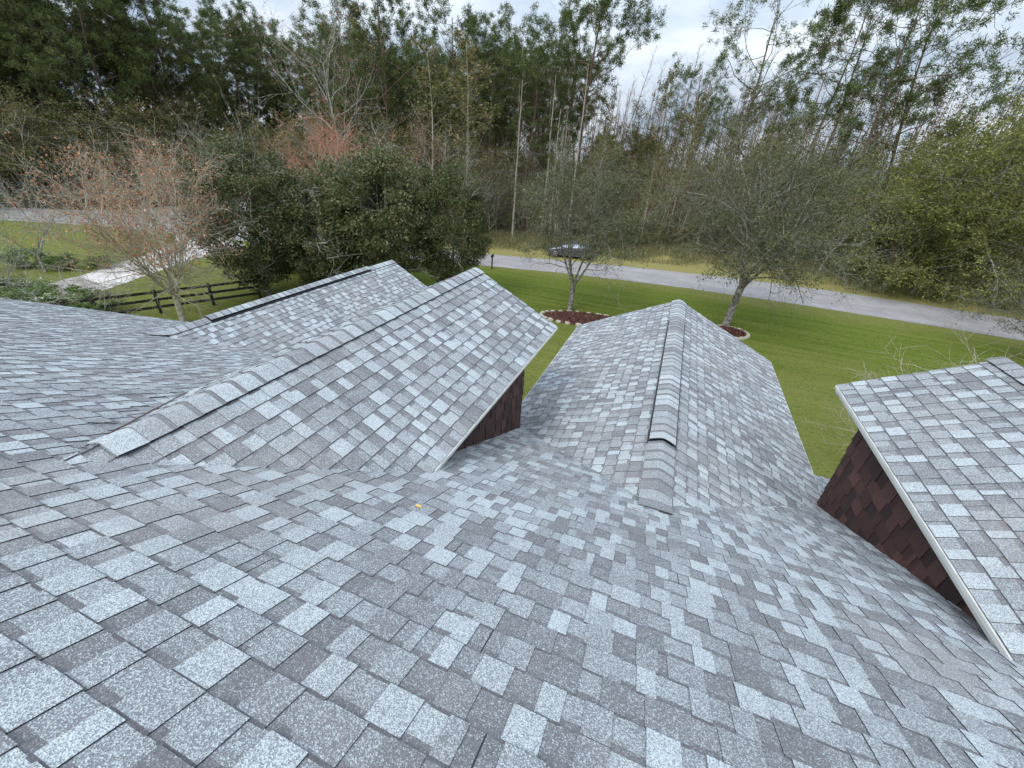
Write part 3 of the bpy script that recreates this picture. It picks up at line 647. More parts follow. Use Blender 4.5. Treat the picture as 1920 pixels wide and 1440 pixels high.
rp = random.Random(77)
def rz(): return rp.uniform(0, 6.28)
GP = 'tall pines of the wood across the road'
pines = [  # x, y, height, proto, label
 (-19.3, 54.7, 20.8, P_PINE[1], 'slender pine with a small rounded tuft of a crown, left of the big centre pine'),
 (-23.9, 61.5, 24.5, P_PINE[3], 'slim pine just left of the rounded small-crowned pine'),
 (-13.2, 56.5, 26.5, P_BIGPINE, 'big pine with the widest open crown, above the parked car'),
 (-18.0, 63.5, 26.0, P_PINE[0], 'pine close behind the left side of the big centre pine'),
 (-0.5, 62.0, 21.0, P_PINE[4], 'lower pine with a dark crown leaning left, beyond the tree in the mulch bed'),
 (3.2, 59.9, 27.5, P_FORK, 'tall forked pale-trunked pine reaching past the top of the photo, right of centre'),
 (9.4, 57.2, 26.5, P_PINE[2], 'tall pine behind the wide oak, with limbs from half its height'),
 (14.0, 68.6, 29, P_PINE[0], 'farther pine to the right of the tall pine behind the oak'),
 (14.7, 54.0, 25.5, P_PINE[4], 'pine with long bare limbs at the upper right, over the olive green trees'),
 (19.2, 57.2, 27.5, P_PINE[2], 'rightmost of the tall pines with a full crown'),
 (24.5, 47.0, 19, P_PINE[1], 'pine at the far right edge of the photo'),
 (-33.6, 46.8, 24.5, P_FULL[0], 'bushy pine just right of the tall reddish maple'),
 (-33.7, 54.0, 22.5, P_PINE[0], 'pine behind the dark evergreen by the road, left of centre'),
 (-26.8, 53.7, 25.5, P_PINE[2], 'pine with limbs down to half its height, behind the holly group'),
 (-28.5, 60.0, 22.0, P_PINE[4], 'farther pine between two taller ones, left of centre'),
 (-37.6, 50.4, 25.0, P_FULL[1], 'tall bushy pine behind the reddish maple'),
]
for x, y, h, pr, lb in pines: inst(pr, x, y, h, rz(), lb, group=GP, tilt=(rp.uniform(-.02, .02), rp.uniform(-.02, .02)))
# left wood beyond the side road: full crowned pines in a dense stand
for i in range(46):
    t = rp.random(); a = R(118+48*t) ; d = rp.uniform(86, 118); x, y = math.cos(a)*d*1.0, math.sin(a)*d
    if i < 24: d = rp.uniform(82, 92); x, y = math.cos(a)*d, math.sin(a)*d
    h = (27.5 - 7.0*max(0, min(1, (142-math.degrees(a))/24)))*rp.uniform(.88, 1.06)
    inst(P_FULL[i % 3], x, y, h, rz(), 'full crowned pine in the dense stand at the upper left', group='pines of the dense stand beyond the side road', wide=1.12)
for i in range(40):
    a = R(rp.uniform(118, 172)); d = rp.uniform(75.5, 83); inst(P_UND[i % 3], math.cos(a)*d, math.sin(a)*d, rp.uniform(8, 13), rz(), 'leafy tree at the foot of the dense left stand', group='understory trees beyond the side road', wide=1.3)
# wood edge line, as y over x
def edge(x): return float(np.interp(x, [-90, -60, -45, -20, -4, 12, 20, 27, 60], [62, 54, 50, 45.5, 51.5, 56.0, 53, 49.5, 44]))
def spots(n, x0, x1, d0, d1, gap, seed):
    r = random.Random(seed); out_ = []; tries = 0
    while len(out_) < n and tries < 6000:
        tries += 1; x = r.uniform(x0, x1); y = edge(x)+r.uniform(d0, d1)
        if all((x-a)**2+(y-b)**2 > gap*gap for a, b in out_): out_.append((x, y))
    return out_
for i, (x, y) in enumerate(spots(95, -24, 42, 4, 40, 1.4, 5)):
    h = rp.uniform(14, 21)*(1+.006*(y-55))-max(0, x-4)*.22; inst(P_CYP[i % 4], x, y, h, rz(), 'thin straight leafless tree among many in the wood', group='thin leafless trees of the wood', tilt=(rp.uniform(-.04, .04), rp.uniform(-.04, .04)))
for i, (x, y) in enumerate(spots(26, -52, 34, 1, 16, 2.4, 6)):
    inst(P_SLIML[i % 3], x, y, rp.uniform(12, 19), rz(), 'thin pale-trunked tree with sparse leaves in the wood', group='thin pale trees with sparse leaves', tilt=(rp.uniform(-.05, .05), rp.uniform(-.05, .05)))
for i, (x, y) in enumerate(spots(26, -54, -16, 5, 30, 3.0, 16)):
    inst(P_PINE[(0, 2, 4)[i % 3]], x, y, rp.uniform(19, 25.5), rz(), 'pine among the wood left of centre', group='pines deeper in the wood', wide=1.3)
for i, (x, y) in enumerate(spots(3, -5, 44, 8, 40, 7, 26)):
    inst(P_PINE[(0, 4, 1, 3)[i % 4]], x, y, rp.uniform(18, 24), rz(), 'pine deeper in the wood on the right', group='pines deeper in the wood on the right')
for (x, y, h) in [(-17.6, 46.4, 15.0), (-14.1, 49.2, 13.0), (-13.3, 48.7, 11.5), (-12.2, 50.6, 17), (-15.6, 51, 16), (-4.0, 52.5, 9.0)]:
    inst(P_SNAG[int(h) % 2], x, y, h, rz(), {15: 'pale dead trunk right beside the dark evergreens, tallest of the pale trunks', 13: 'pale broken trunk straight behind the mailbox', 11: 'short pale trunk at the wood edge right of the broken one', 17: 'thin pale trunk with a few top twigs left of the parked car', 16: 'pale trunk between the broken trunk and the evergreens', 9: 'short pale snag behind the tree in the mulch bed'}[int(h)], cat='dead tree', group='pale dead trunks at the wood edge')
for i, (x, y) in enumerate(spots(78, -58, 44, 1.0, 24, 2.6, 7)):
    if -18.5 < x < -9.5 and y < edge(x)+7: continue
    inst(P_UND[(0, 1, 2, 3, 2, 4)[i % 6]], x, y, rp.uniform(6, 13), rz(), 'leafy understory tree along the wood edge', group='understory trees along the wood edge', wide=1.25)
for i, (x, y) in enumerate(spots(44, -30, 38, 0, 12, 2.2, 8)):
    inst(P_BARE[i % 2], x, y, rp.uniform(5, 10), rz(), 'twiggy leafless small tree at the wood edge', group='twiggy small trees at the wood edge')
for i, (x, y) in enumerate(spots(60, -34, 40, -.8, 5, 1.5, 9)):
    if -19 < x < -8: continue
    inst(P_BUSH[i % 2], x, y, rp.uniform(1.2, 4.2), rz(), 'bush at the foot of the wood', cat='bush', group='bushes at the foot of the wood')
inst(P_CEDAR, -7.7, 60.0, 15.5, rz(), 'dark green pointed cedar behind the tree in the mulch bed', group=None)
for x, y, h, w, lb in [(14.0, 51.0, 13.5, 1.1, 'olive green tree right behind the wide oak'), (18.5, 47.5, 14.5, 1.2, 'largest olive yellow tree at the wood edge on the right'), (23.0, 42.5+5, 14.0, 1.2, 'olive tree at the right edge beyond the road'), (13.5, 60.0, 18.0, 1.0, 'tall olive green tree standing above the others on the right'), (28.5, 48.0, 19, 1.4, 'olive tree rising out of the right side of the photo'), (25.5, 45.8, 14.0, 1.4, 'lower olive tree at the right edge of the wood'), (20.2, 46.5, 9.5, 1.3, 'low wide olive tree in front of the largest one'), (21.5, 53.5, 17.5, 1.1, 'olive green tree behind the largest one on the right')]:
    inst(P_YEL[int(x) % 2], x, y, h, rz(), lb, group='olive green trees on the right', wide=w)
# leaning grey trunk at the wood edge, right
lt = broad(64, M_BARK_GREY, L_YELGREEN, h=9, kids=8, per=7, size=.18, r=.30, frm=.45, name='leaning_tree', lean=(.35, .05)); inst(lt, 21.2, 49.2, 9, 0, 'leaning tree with a thick pale grey trunk at the wood edge on the right')
lb2 = P_BUSH[1]; inst(lb2, 16.6, 45.9, 1.9, 1.1, 'lone dark green bush in the dry verge across the road', cat='bush')

# ---- trees that stand out
oak1 = broad(101, M_BARK_OAK, L_OAK, h=8.2, kids=11, ln=.50, per=26, size=.085, spread=.17, frm=.25, name='front_yard_oak', r=.155, multi=5, stem=2.1, sp0=.40, fine=6, zmin=4.1, rs=.5, drop=.74)
inst(oak1, -5.5, 25.9, 11.4, 1.0, 'small oak with several upright limbs, standing in the stone-edged mulch bed', wide=1.15)
oak2 = broad(104, M_BARK_OAK, L_OAK, h=8.6, kids=13, ln=.56, per=23, size=.085, spread=.18, frm=.16, name='front_yard_oak', r=.21, multi=6, stem=2.6, sp0=.62, fine=6.5, zmin=3.3, lean=(.08, 0), rs=.5, drop=.72)
inst(oak2, 4.0, 28.2, 12.8, 0.4, 'wide spreading oak on the front lawn, right of the centre wing', tilt=(0, .01), wide=1.02)
myr = broad(107, M_BARK_MYRTLE, L_ORANGE, h=7.0, kids=14, ln=.42, per=3, size=.08, spread=.12, aspect=.7, frm=.06, name='bare_crape_myrtle', r=.16, multi=10, stem=1.5, sp0=.66, fine=6.5, drop=.80, zmin=3.4, up=.03, rs=.36)
inst(myr, -22.9, 13.05, 9.6, 2.0, 'bare multi-stemmed tree with a few orange leaves in front of the black fence', wide=.88)
hol = []
for sd_ in (111, 112):
    e_, hh = broad(sd_, M_BARK_GREY, None, h=7.6, kids=16, ln=.36, frm=.03, name='evergreen_tree', r=.14, fine=3.5)
    r_ = np.random.default_rng(sd_); C = clump_crown(r_, 300, 180, .50, 3.0, 3.0, .2, 8.2)
    obj('crown', leaf_mesh('crown', C, r_, .125, .5), L_HOLLY, e_); hol.append((e_, 8.2))
for k, x, y, h, w, lb in [(0, -23.0, 18.4, 8.6, 1.0, 'dark glossy evergreen at the end of the black fence'), (1, -17.0, 22.0, 9.0, 1.08, 'largest dark evergreen, behind the peak of the left wing'), (0, -13.4, 24.4, 8.2, .80, 'dark evergreen nearest the mailbox'), (0, -20.2, 20.6, 7.2, 1.1, 'dark evergreen filling the gap between the two biggest'), (1, -20.0, 25.4, 8.2, .95, 'dark evergreen standing behind the others'), (0, -26.2, 23.4, 7.4, .8, 'lower dark evergreen beside the pale driveway')]:
    inst(hol[k], x, y, h, rz(), lb, group='dark evergreens beside the left wing', wide=w)
rus = broad(115, M_TWIG_RUSSET, L_RED, h=8, kids=12, ln=.46, per=1, size=.09, spread=.08, frm=.25, name='russet_bare_tree', r=.10, multi=4, stem=1.5, sp0=.42, fine=7.5, drop=.1, up=.09)
inst(rus, -24.6, 28.4, 13.0, 0, 'leafless tree with orange-brown twigs rising behind the evergreens')
map_ = broad(118, M_BARK_GREY, L_RED, h=18, kids=20, ln=.34, per=1, size=.16, spread=.14, frm=.30, name='tall_maple', r=.22, fine=5, drop=.35, up=.10, wander=.04)
inst(map_, -31.5, 36.6, 21.0, 0, 'tall nearly bare maple with small red-brown leaves against the sky')
inst(P_UND[2], -36.5, 38.5, 13.0, 1, 'grey green leafy tree left of the tall maple', wide=1.2)
inst(P_UND[0], -28.0, 40.0, 12.0, 2, 'mid green tree at the foot of the tall maple', wide=1.2)
inst(P_UND[3], -24.0, 40.5, 13.0, 3, 'brownish leafy tree behind the russet tree', wide=1.1)
inst(P_SLIML[0], -24.2, 39.5, 17.0, 3, 'slim pale-trunked tree behind the evergreens', wide=1.5)
inst(P_SLIML[1], -20.6, 40.5, 18.0, 3, 'slim sparse tree with a tall straight pale trunk left of the dead trunks', wide=1.5)
inst(P_BARE[0], -32.5, 34.5, 11.0, 2, 'spreading leafless grey tree right of the left stand', wide=1.4)
sm = broad(121, M_BARK_GREY, None, h=5, kids=9, ln=.55, fine=4, name='small_bare_tree', r=.09, multi=3, stem=1.2, sp0=.7)
inst(sm, -38.6, 14.8, 7.0, 0, 'small leafless tree with pale limbs at the left edge'); inst(sm, -33.5, 11.2, 3.6, 2, 'short leafless tree with a dark stub of a trunk at the left edge', wide=1.3)
# bare tree with pale limbs and a leafy oak that reach in from the right
rb = broad(124, M_BARK_PALE, None, h=5, kids=9, ln=.55, fine=4.5, name='bare_crape_myrtle', r=.10, rs=.5, multi=5, stem=1.0, sp0=.9)
inst(rb, 10.2, 13.9, 6.2, .5, 'bare tree with pale crooked limbs behind the right dormer', wide=1.2)
ro = broad(127, M_BARK_OAK, L_OAK, h=7, kids=10, ln=.55, per=6, size=.09, spread=.13, frm=.1, name='front_yard_oak', r=.2, multi=5, stem=1.6, sp0=.9, fine=5, zmin=1.6)
inst(ro, 20.9, 31.4, 6.6, .5, 'leafy oak reaching in over the road from the right edge')
# shrubs at the left eave
shr = []
for sd_ in (131, 132):
    e_, hh = broad(sd_, M_BARK_GREY, None, h=2.3, kids=9, ln=.5, frm=.02, name='shrub', r=.04, fine=3)
    r_ = np.random.default_rng(sd_); C = clump_crown(r_, 60, 110, .26, 1.25, 1.25, .15, 2.2); obj('crown', leaf_mesh('crown', C, r_, .10, .5), L_SHRUB, e_)
    P_ = clump_crown(r_, 16, 7, .10, 1.3, 1.3, .9, 2.45); obj('blossom', leaf_mesh('blossom', P_, r_, .055, .8), L_PALE, e_); shr.append((e_, 2.5))

for i, (x, y, h) in enumerate([(-29.0, 11.2, 1.7), (-30.8, 10.8, 1.6), (-27.6, 11.9, 1.3), (-32.8, 10.6, 1.6), (-34.8, 10.2, 1.7), (-27.0, 10.0, 1.8)]):
    inst(shr[i % 2], x, y, h, rz(), ['shrub with whitish leaf tips above the left roof edge', 'pale tipped shrub left of the whitish one', 'low green shrub at the start of the black fence', 'second shrub from the left edge above the roof', 'shrub at the left edge above the roof', 'shrub half hidden by the roof edge near the fence'][i], cat='shrub', group='shrubs along the left side of the house', wide=1.7)
for i, (x, y, h) in enumerate([(-40.5, 14.8, 1.5), (-38.3, 15.7, 1.2), (-36.9, 17.0, 1.0)]):
    inst(shr[i % 2], x, y, h, rz(), ['low brown green shrub on the far left lawn', 'low shrub in the middle of the group on the left lawn', 'smallest low shrub nearest the pale driveway'][i], cat='shrub', group='low shrubs on the left lawn', wide=1.6)

# far wood that reads as one mass
def far_mass():
    r = np.random.default_rng(9); n = 76000
    a = np.radians(r.uniform(20, 176, n)); base = np.where(a > np.radians(118), 104, np.interp(np.degrees(a), [20, 60, 90, 118], [75, 84, 92, 96]))
    d = base+r.uniform(0, 34, n); ctop = 9.5+3.5*np.sin(a*23)+2.5*np.sin(a*61+1)+np.where(a > np.radians(120), 5.0, 0); z = r.random(n)**.8*ctop
    C = np.stack([np.cos(a)*d, np.sin(a)*d, z], -1)
    me = leaf_mesh('far_woodland', C, r, .95, .6)
    o = obj('far_woodland', me, L_WOODS); tag(o, 'far mass of dark undergrowth closing off the wood', 'woodland', kind='stuff')
    m = 230; a = np.radians(r.uniform(60, 118, m)); d = r.uniform(98, 140, m); h = r.uniform(17, 26, m); S = []
    for i in range(m):
        x, y = math.cos(a[i])*d[i], math.sin(a[i])*d[i]; S.append((x, y, 0, x+r.normal(0, .3), y, h[i], .16, .04, 0))
        for j in range(9):
            t = r.uniform(.4, 1); q = r.normal(0, 1, 2); S.append((x, y, h[i]*t, x+q[0], y+q[1], h[i]*t+1.3, .03, .015, 1))
    o = obj('far_trunks', wood_mesh('far_trunks', S, (4, 3)), M_TWIG_PINK); tag(o, 'haze of far thin leafless trunks deep in the wood', 'woodland', kind='stuff')
far_mass()
def weeds():
    r = np.random.default_rng(19); n = 60000; x = r.uniform(-28, 42, n); e = np.interp(x, [-90, -60, -45, -20, -4, 12, 20, 27, 60], [62, 54, 50, 45.5, 51.5, 56.0, 53, 49.5, 44])
    t = r.random(n)**1.25*.86; fr = np.interp(x, [-28, -17, -10, -3, 5, 13, 22, 32, 50], [36.2, 38.3, 40.2, 41.9, 43.3, 43.7, 43.2, 42.3, 40.6])+.9
    y = e+1.5-t*(e+1.5-fr); hgt = .75*(1-t)**1.3+.10
    keep = (np.sin(x*1.3+np.sin(y))+np.sin(x*.37+y*.9)+r.normal(0, .8, n) > -.6) | (t < .35); keep &= ~((x > -13.6) & (x < -6) & (y < 43.6)); x, y, hgt = x[keep], y[keep], hgt[keep]; n = len(x)
    C = np.stack([x, y, np.zeros(n)], -1); a = r.uniform(0, 6.28, n); s = np.stack([np.cos(a), np.sin(a), np.zeros(n)], -1)*.028; d = np.stack([r.normal(0, .3, n), r.normal(0, .3, n), np.ones(n)], -1)*(hgt*r.uniform(.6, 1.3, n))[:, None]
    V = np.stack([C-s, C+s, C+d+s*.2, C+d-s*.2], 1).reshape(-1, 3)
    o = obj('tall_weeds', np_mesh('tall_weeds', V, np.arange(n*4).reshape(-1, 4)), L_GRASS); tag(o, 'dry yellowish weeds between road and wood', 'weeds', kind='stuff')
weeds()

# ---------------------------------------------------------------- small things
M_MULCH = simple('red_brown_mulch', (.09, .04, .03), .95, .55, 22, bump=1)
M_STONE = simple('pale_edging_stone', (.46, .42, .34), .85, .3, 7, bump=.5)
def bed(cx, cy, rx, ry, ang, label, grp, seed, n):
    rnd = random.Random(seed); c, s = math.cos(ang), math.sin(ang); P = []
    f = lambda t, k=1.0: (cx+(rx*math.cos(t)*c-ry*math.sin(t)*s)*k, cy+(rx*math.cos(t)*s+ry*math.sin(t)*c)*k)
    me = bpy.data.meshes.new('mulch_bed'); bm = bmesh.new(); rings = []
    for k, z in ((1.0, .01), (.8, .09), (.5, .15), (.2, .17)):
        rings.append([bm.verts.new((*f(2*math.pi*i/40, k), z+rnd.uniform(-.02, .02))) for i in range(40)])
    for A, B in zip(rings[:-1], rings[1:]):
        for i in range(40): j = (i+1) % 40; bm.faces.new((A[i], A[j], B[j], B[i]))
    bm.faces.new(rings[-1]); bm.to_mesh(me); bm.free(); o = obj('mulch_bed', me, M_MULCH); tag(o, label, 'mulch bed')
    r = np.random.default_rng(seed); m = 5200; tt = r.uniform(0, 6.28, m); k = np.sqrt(r.random(m))*.97
    C = np.stack([cx+(rx*np.cos(tt)*c-ry*np.sin(tt)*s)*k, cy+(rx*np.cos(tt)*s+ry*np.sin(tt)*c)*k, .03+.15*(1-k**2)+r.random(m)*.03], -1)
    obj('bark_chips', leaf_mesh('bark_chips', C, r, .10, .35), CHIP, o); tag(o.children[0], kind='stuff')
    for i in range(n):
        t = 2*math.pi*(i+rnd.uniform(-.12, .12))/n; x, y = f(t, 1.03); mesh = bpy.data.meshes.new('edging_stone'); bm = bmesh.new(); bmesh.ops.create_cube(bm, size=1)
        bmesh.ops.bevel(bm, geom=bm.edges[:], offset=.16, segments=2, affect='EDGES')
        for v in bm.verts: v.co += Vector([rnd.uniform(-.04, .04) for _ in range(3)])
        bm.to_mesh(mesh); bm.free(); q = obj('edging_stone', mesh, M_STONE); x2, y2 = f(t+.05, 1.03)
        q.location = (x, y, .055); q.scale = (rnd.uniform(.22, .42), rnd.uniform(.15, .22), rnd.uniform(.13, .2)); q.rotation_euler = (0, 0, math.atan2(y2-y, x2-x)+rnd.uniform(-.2, .2)); tag(q, grp[0], 'edging stone', grp[1])
CHIP = leaf_mat('bark_chip', [(0, (.035, .016, .012)), (.5, (.105, .046, .034)), (1, (.24, .13, .10))], trans=0)
bed(-4.35, 24.7, 2.55, 1.15, .22, 'red-brown mulch bed ringed with pale stones around the small oak', ('pale stone edging the mulch bed of the small oak', 'stones around the small oak bed'), 3, 26)
bed(4.1, 27.05, 1.1, .95, .2, 'mulch bed at the foot of the wide oak, mostly hidden by the roof', ('pale stone edging the bed of the wide oak', 'stones around the wide oak bed'), 4, 18)

# three rail fence
fe = empty('rail_fence', (-25.26, 13.45, 0)); tag(fe, 'black three-rail wooden fence behind the bare tree', 'fence')
fd = Vector((.50, 1.0, 0)).normalized(); fp = [Vector(fd*q) for q in (-4.9, -2.45, 0, 2.45, 4.9)]
for i, q in enumerate(fp):
    mb = MB(); mb.box(q.x-.06, q.x+.06, q.y-.06, q.y+.06, -.1, 1.30); mb.poly([(q.x-.06, q.y-.06, 1.31), (q.x+.06, q.y-.06, 1.31), (q.x+.06, q.y+.06, 1.31), (q.x-.06, q.y+.06, 1.31)]); mb.build('post', M_FENCE, fe)
pr = Vector((fd.y, -fd.x, 0))*.085
for z in (.38, .78, 1.18):
    for a, b in zip(fp[:-1], fp[1:]):
        mb = MB(); mb.bar(a+pr+Vector((0, 0, z))+fd*.004, b+pr+Vector((0, 0, z))-fd*.004, .03, .14); mb.build('rail', M_FENCE, fe)

def mailbox(x, y, rz_, label):
    e = empty('mailbox', (x, y, 0), rz_); tag(e, label, 'mailbox', 'roadside mailboxes')
    mb = MB(); mb.box(-.05, .05, -.05, .05, -.1, 1.0); mb.build('post', M_FENCE, e)
    b = MB(); sec = [(-.09, 0), (.09, 0), (.09, .12)]+[(.09*math.cos(t), .12+.09*math.sin(t)) for t in (.5, 1.0, 1.57, 2.14, 2.64)]+[(-.09, .12)]
    A = [(px_, -.20, 1.001+pz) for px_, pz in sec]; B = [(px_, .28, 1.001+pz) for px_, pz in sec]
    for i in range(len(sec)): j = (i+1) % len(sec); b.quad(A[i], A[j], B[j], B[i])
    b.poly(A[::-1]); b.poly(B); bo = b.build('box', M_BLACKP, e)
    f = MB(); f.box(.094, .102, -.02, .0, 1.06, 1.24); f.box(.094, .102, .001, .07, 1.19, 1.24); f.build('flag', M_RUST, e)
mailbox(-14.2, 33.0, 0.2, 'black mailbox on a post at the near edge of the road by the evergreens'); mailbox(-46.8, 27.0, .5, 'dark mailbox seen through the bare tree beside the side road')

# power lines across the yard, on poles out of the photo
M_WIRE = simple('grey_cable', (.10, .10, .10), .5, .1, 2)
for z0, lb in ((9.4, 'upper thin power line crossing in front of the wood'), (8.0, 'lower thin power line crossing in front of the wood')):
    pts = [Vector((-80+170*i/60, 25+ (30+170*i/60)*0+ .12*(170*i/60), z0-.9+.9*(2*((i % 30)/30)-1)**2)) for i in range(61)]
    mb = MB(); mb.tube(pts, .007, 4); tag(mb.build('power_line', M_WIRE), lb, 'power line', 'power lines')

# neighbour's house, far left
def neighbour():
    e = empty('neighbour_house', (-83, 37.5, 0), R(25)); tag(e, 'low house with a blue-grey roof behind the trees at the far left', 'house')
    MR = simple('blue_grey_roof', (.20, .24, .27), .7, .15, 3)
    w = MB(); w.box(-8, 8, -4.5, 4.5, 0, 3.0); w.poly([(-8, -4.5, 3.0), (-8, 4.5, 3.0), (-8, 0, 5.2)]); w.poly([(8, -4.5, 3.0), (8, 4.5, 3.0), (8, 0, 5.2)]); w.build('wall', M_WALL, e)
    r_ = MB()
    for s in (1, -1): r_.hexa([(-8.5, s*5.1, 2.75), (8.5, s*5.1, 2.75), (8.5, 0, 5.3), (-8.5, 0, 5.3), (-8.5, s*5.1, 2.9), (8.5, s*5.1, 2.9), (8.5, 0, 5.48), (-8.5, 0, 5.48)])
    r_.build('roof', MR, e)
    for x in (-5.5, -2.5, 3.5):
        for s in (-1,):
            q = MB(); q.box(x-.6, x+.6, s*4.56, s*4.51, 1.0, 2.2); fr = q.build('window', M_GLASS, e)
    d = MB(); d.box(.2, 1.2, -4.56, -4.51, .05, 2.15); d.build('door', M_RUST, e)
neighbour()

# leaf and twig on the roof
lf = bpy.data.meshes.new('fallen_leaf'); bm = bmesh.new(); o0 = Vector((-1.10, 1.56, zM(1.56)+.016))
vs = [bm.verts.new(o0+Vector(q)) for q in ((-.022, 0, 0), (-.010, .007, .004), (.011, .008, .005), (.026, -.003, .001), (.011, -.009, .003), (-.008, -.008, .002))]
bm.faces.new(vs); rr = bmesh.ops.extrude_face_region(bm, geom=bm.faces[:]); bmesh.ops.translate(bm, verts=[v for v in rr['geom'] if isinstance(v, bmesh.types.BMVert)], vec=(0, 0, .002)); bm.to_mesh(lf); bm.free()
tag(obj('fallen_leaf', lf, simple('yellow_leaf', (.55, .36, .08), .6, .3, 60)), 'small yellow fallen leaf lying on the shingles', 'leaf')

rt_ = random.Random(12)
for i, (x, y) in enumerate([(-.60, 1.95), (-.42, 2.35), (-.25, 1.75), (.35, 2.1), (-1.9, .95), (.75, 1.5), (-.75, 2.6), (.15, 2.75)]):
    a = rt_.uniform(0, 6.28); L_ = rt_.uniform(.03, .07); p0 = Vector((x, y, zM(y)+.017)); p2 = Vector((x+L_*math.cos(a), y+L_*math.sin(a), zM(y+L_*math.sin(a))+.018)); p1 = (p0+p2)/2+Vector((rt_.uniform(-.006, .006), rt_.uniform(-.006, .006), .003))
    mb = MB(); mb.tube([p0, p1, p2], [.003, .0035, .0015], 5); tag(mb.build('twig', M_BARK_OAK), 'tiny dark twig fragment lying on the middle of the main roof', 'twig', 'twig fragments on the roof')

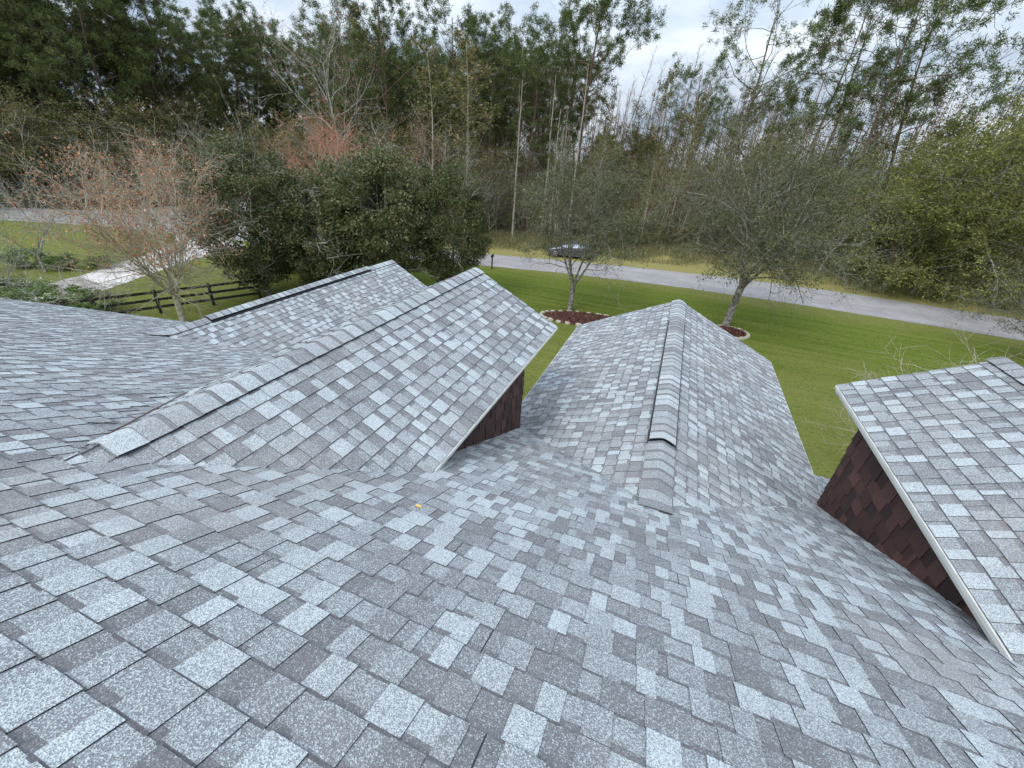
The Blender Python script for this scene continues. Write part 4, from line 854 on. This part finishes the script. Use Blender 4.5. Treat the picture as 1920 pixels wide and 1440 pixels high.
# ---------------------------------------------------------------- parked car
def car():
    PA = simple('dark_grey_car_paint', (.085, .09, .10), .25, .05, 2, metal=.4, spec=.6); e = empty('parked_car', (-9.65, 42.15, 0), math.atan2(.7, 4.8)+math.pi); tag(e, 'dark grey car parked on the far verge behind the small oak', 'car')
    GL = simple('car_glass', (.35, .40, .45), .06, .05, 1, metal=.6); CH = simple('bright_rim', (.45, .46, .48), .3, .05, 5, metal=.8); TY = simple('tyre_rubber', (.02, .02, .02), .8, .2, 30)
    # local frame: +x is the front, car length 4.7
    st = [  # x, z_low, z_belt, half width low, half belt, z_roof, half roof
        (-2.35, .42, .92, .72, .66, .93, .60), (-2.22, .30, 1.00, .86, .80, 1.02, .66), (-1.95, .26, 1.02, .91, .86, 1.10, .68), (-1.5, .24, 1.02, .92, .88, 1.34, .62), (-.9, .22, 1.0, .92, .88, 1.46, .62),
        (-.2, .22, .98, .92, .88, 1.50, .62), (.3, .22, .97, .92, .88, 1.45, .61), (.75, .22, .96, .92, .88, 1.22, .66), (1.1, .22, .95, .92, .86, 1.0, .74), (1.6, .24, .88, .91, .82, .92, .70), (2.05, .28, .78, .87, .76, .82, .62), (2.3, .36, .64, .74, .64, .66, .52), (2.36, .42, .58, .62, .56, .60, .46)]
    bm = bmesh.new(); R_ = []
    for x, zl, zb, wl, wb, zr, wr in st:
        prof = [(0, zl-.02), (wl*.85, zl), (wl, zl+.12), (wl+.01, (zl+zb)/2), (wb, zb), (wr+.03, zb+(zr-zb)*.82), (wr*.75, zr), (0, zr+.015)]
        ring = [bm.verts.new((x, y, z)) for y, z in prof]+[bm.verts.new((x, -y, z)) for y, z in prof[-2:0:-1]]; R_.append(ring)
    for A, B in zip(R_[:-1], R_[1:]):
        for i in range(len(A)): j = (i+1) % len(A); bm.faces.new((A[i], A[j], B[j], B[i]))
    bm.faces.new(R_[0][::-1]); bm.faces.new(R_[-1]); bmesh.ops.recalc_face_normals(bm, faces=bm.faces[:])
    me = bpy.data.meshes.new('body'); bm.to_mesh(me); bm.free(); me.polygons.foreach_set('use_smooth', [True]*len(me.polygons)); bo = obj('body', me, PA, e)
    sb = bo.modifiers.new('s', 'SUBSURF'); sb.levels = 1; sb.render_levels = 2
    # side windows, screens
    def pane(name, P, off):
        mb = MB(); P = [Vector(p) for p in P]; n = (P[1]-P[0]).cross(P[2]-P[0]).normalized()
        if n.dot(Vector(off)) < 0: n = -n
        top = [p+n*.02 for p in P]; mb.poly(top); k = len(P)
        for i in range(k): j = (i+1) % k; mb.quad(P[i]-n*.03, P[j]-n*.03, top[j], top[i])
        mb.build(name, GL, e)
    for s in (1, -1):
        pane('front_side_window', [(.92, s*.83, 1.02), (.02, s*.865, 1.02), (.02, s*.70, 1.36), (.38, s*.70, 1.33)], (0, s, .3))
        pane('rear_side_window', [(-.05, s*.865, 1.03), (-.9, s*.87, 1.05), (-.9, s*.70, 1.34), (-.05, s*.70, 1.37)], (0, s, .3))
        pane('quarter_window', [(-.97, s*.87, 1.06), (-1.55, s*.86, 1.07), (-1.15, s*.72, 1.28), (-.97, s*.71, 1.33)], (0, s, .3))
        for x in (1.42, -1.42):
            w = MB(); w.tube([(x, s*.74, .34), (x, s*.935, .34)], .34, 28); wh = w.build('wheel', TY, e)
            r_ = MB(); r_.tube([(x, s*.80, .34), (x, s*.943, .34)], .10, 16)
            for k in range(5):
                a = 2*math.pi*k/5+.3; r_.bar((x+.06*math.cos(a), s*.942, .34+.06*math.sin(a)), (x+.235*math.cos(a), s*.942, .34+.235*math.sin(a)), .02, .055)
            ring = [(x+.24*math.cos(2*math.pi*k/24), s*.94, .34+.24*math.sin(2*math.pi*k/24)) for k in range(25)]; r_.tube(ring, .018, 5); r_.build('rim', CH, wh)
        h = MB(); h.hexa([(2.12, s*.62, .62), (2.30, s*.50, .60), (2.02, s*.80, .60), (1.95, s*.80, .70), (2.12, s*.60, .76), (2.26, s*.50, .70), (2.0, s*.79, .74), (1.92, s*.78, .78)]); h.build('headlight', CH, e)
        t_ = MB(); t_.box(-2.30, -2.16, min(s*.5, s*.83), max(s*.5, s*.83), .80, .93); t_.build('tail_light', simple('red_lens', (.35, .02, .02), .2, .1, 3), e)
        m_ = MB(); m_.box(.72, .9, min(s*.88, s*1.04), max(s*.88, s*1.04), .98, 1.10); m_.build('wing_mirror', PA, e, bevel=.02)
        d = MB(); d.box(-.95, 1.0, min(s*.925, s*.94), max(s*.925, s*.94), .30, .34); d.build('sill_trim', CH, e)
    pane('windscreen', [(1.08, .60, 1.03), (1.08, -.60, 1.03), (.40, -.52, 1.45), (.40, .52, 1.45)], (1, 0, 1)); pane('rear_window', [(-2.0, .56, 1.11), (-2.0, -.56, 1.11), (-1.30, -.5, 1.42), (-1.30, .5, 1.42)], (-1, 0, 1))
car()
